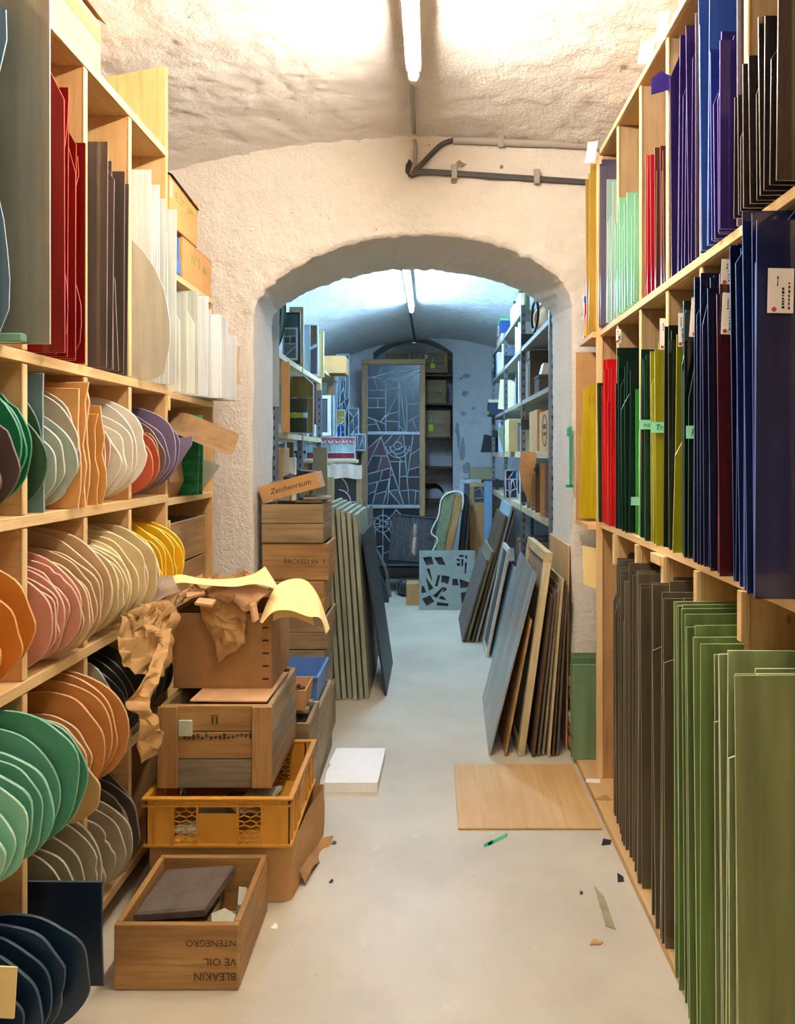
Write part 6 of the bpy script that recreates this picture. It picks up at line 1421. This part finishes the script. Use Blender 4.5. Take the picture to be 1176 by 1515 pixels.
# ---- framed things standing at the far right
q = P(655, 760, 7.9)
o = thing('old_beam', 'mossy green and brown timber leaning with a white cord round it', 'beam', (X(640, 7.6), 7.6, .03), (-.10, .20, 0))
MB().box(-.09, .03, 0, .05, 0, 1.06, ch=.006).build('mossy_board', plain('mossy_paint', '7e8a68', mott=.35, nscale=12), o); MB().box(.032, .115, 0, .10, 0, 1.05, ch=.006).build('brown_board', CRATE, o)
b = MB(); b.tube(smooth_pts([(.02, -.012, .2), (-.10, -.012, .35), (-.06, -.012, .55), (-.14, -.012, .62), (-.10, -.012, .8), (-.10, -.012, .98), (.0, -.012, 1.075), (.10, -.012, 1.065), (.13, .03, .92), (.12, .08, .9)], 50), .008, 6); b.build('cord', WHITEPAPER, o)
lean_panel('leaning_board', 'black edged board right of the mossy timber', .262, .36, 7.75, 8.3, 1.02, .03, BLACK, cat='board')
lean_panel('leaning_board', 'olive board right of the black edged one', .318, .402, 7.95, 8.10, .98, .03, colr('7c8468', .8), cat='board')
pane_thing('framed_glass', 'pale grey framed window standing at the far right', 680, 709, 712, 830, 8.45, CLR[2], plain('grey_white_frame', 'b8c4c4'), .05, .002, cat='window panel')
r = pane_thing('framed_glass', 'orange wood frame with a lattice panel at the far right', 695, 714, 727, 830, 8.15, CLR[0], FRAMEWOOD, .05, .002, cat='window panel')
w_ = X(727, 8.15) - X(695, 8.15); h_ = Z(714, 8.15)
MB().box(.05, w_ - .05, .002, .007, .05, h_ - .22).build('lower_panel', CARD, r)
b = MB(); b.tube([(.06, 0, h_ - .10), (.12, 0, h_ - .06), (.15, 0, h_ - .14), (w_ - .06, 0, h_ - .10)], .006, 5); b.tube([(.06, 0, h_ - .18), (w_ - .06, 0, h_ - .17)], .006, 5); b.build('lead_came', LEADC, r)
pane_thing('glass_sheet', 'pale blue sheet beside the orange wood frame at the far right', 716, 712, 728, 800, 8.0, SKY, None, zfoot=.002, cat='glass sheet')
o = carton('carton', 'olive cardboard box on the framed windows at the far right', X(695, 8.7), X(729, 8.7), 8.6, 8.8, Z(710, 8.45) , Z(692, 8.7), colr('a09a74', .85), 'closed', tape=False)
st = thing('side_table', 'low cabinet behind the framed windows carrying the olive box', 'cabinet', (X(712, 8.8), 8.82, 0))
MB().box(-.19, .19, -.24, .2, .1, Z(710, 8.45) - .02, ch=.004).build('body', DARKWOOD, st); MB().box(-.2, .2, -.25, .21, Z(710, 8.45) - .019, Z(710, 8.45) - .001, ch=.003).build('top', DARKWOOD, st)
for sx in (-.16, .16):
    for sy in (-.2, .16): MB().box(sx - .02, sx + .02, sy - .02, sy + .02, .002, .1).build('leg', DARKWOOD, st)

# ================================================================== CABLES ON THE ARCH WALL
YC = YW - .012
def wallpts(l, d=YC): return [tuple(P(x, y, d)) for x, y in l]
cb = thing('wall_cable', 'dark cables running right from a hole in the arch wall', 'cable', tuple(P(607, 258, YC)))
cl = cb.location
def cab(name, l, r, m, n=40, d=YC):
    pts = smooth_pts([tuple(Vector(p) - cl) for p in wallpts(l, d)], n); return MB().tube(pts, r, 8).build(name, m, cb)
cab('lower_cable', [(608, 258), (614, 254), (630, 253), (680, 256), (740, 260), (800, 264), (860, 268), (884, 270)], .011, CABLE)
cab('lower_cable', [(608, 261), (616, 257), (632, 256), (682, 259), (742, 263), (802, 267), (862, 271), (884, 273)], .010, CABLE)
cab('upper_cable', [(609, 258), (622, 245), (640, 226), (655, 213), (672, 207)], .013, CABLE, d=YC + .001)
cab('conduit', [(670, 208), (700, 208), (760, 211), (820, 213), (870, 216), (892, 219)], .019, PIPE, d=YC - .004)
cab('drop_cable', [(613, 207), (615, 222), (613, 240), (608, 258)], .009, PIPE, 20)
for px, py in ((672, 256), (794, 263), (741, 209)):
    MB().box(-.014, .014, -.012, .012, -.03, .04, ch=.003, M=Matrix.Translation(P(px, py, YC - .012) - cl)).build('clip', PIPE, cb)
b = MB()
ch_ = [(611 + (613 - 611) * 0, 0)]
pts = [(X(612, 3.6), y, ceil_near(.0, y) - .012) for y in (2.85, 3.0, 3.2, 3.4, 3.62)]
o = MB().tube(pts, .011, 8).build('ceiling_cable', PIPE); tag(o, 'pale cable running along the ceiling from the near tube lamp', 'cable')
o = MB().tube([(X(606, 7.3), y, ceil_far(-.2) - .02) for y in (7.12, 7.8, 8.4, 9.38)], .012, 8).build('ceiling_cable', CABLE); tag(o, 'dark cable on the far room ceiling beyond its tube lamp', 'cable')
HOLE = plain('dark_hole', '4a4038', rough=.95, mott=.4, nscale=30)
for nm, px, py, rx, ry, n in (('wall_hole', 605, 250, 6, 13, 12), ('bare_patch', 683, 243, 9, 6, 9), ('bare_patch', 672, 268, 6, 5, 8), ('bare_patch', 742, 247, 3, 3, 7)):
    rr = random.Random(px); pts = []
    for k in range(n):
        a = 2 * PI * k / n; q = P(px + rx * rr.uniform(.7, 1.1) * math.cos(a), py + ry * rr.uniform(.7, 1.1) * math.sin(a), YW); pts.append((q.x, q.z))
    MB().prism(pts, YW - .007, YW + .003).build(nm, HOLE if nm == 'wall_hole' else plain('render_patch', 'a8937a', rough=.95, mott=.35, nscale=30), arch)
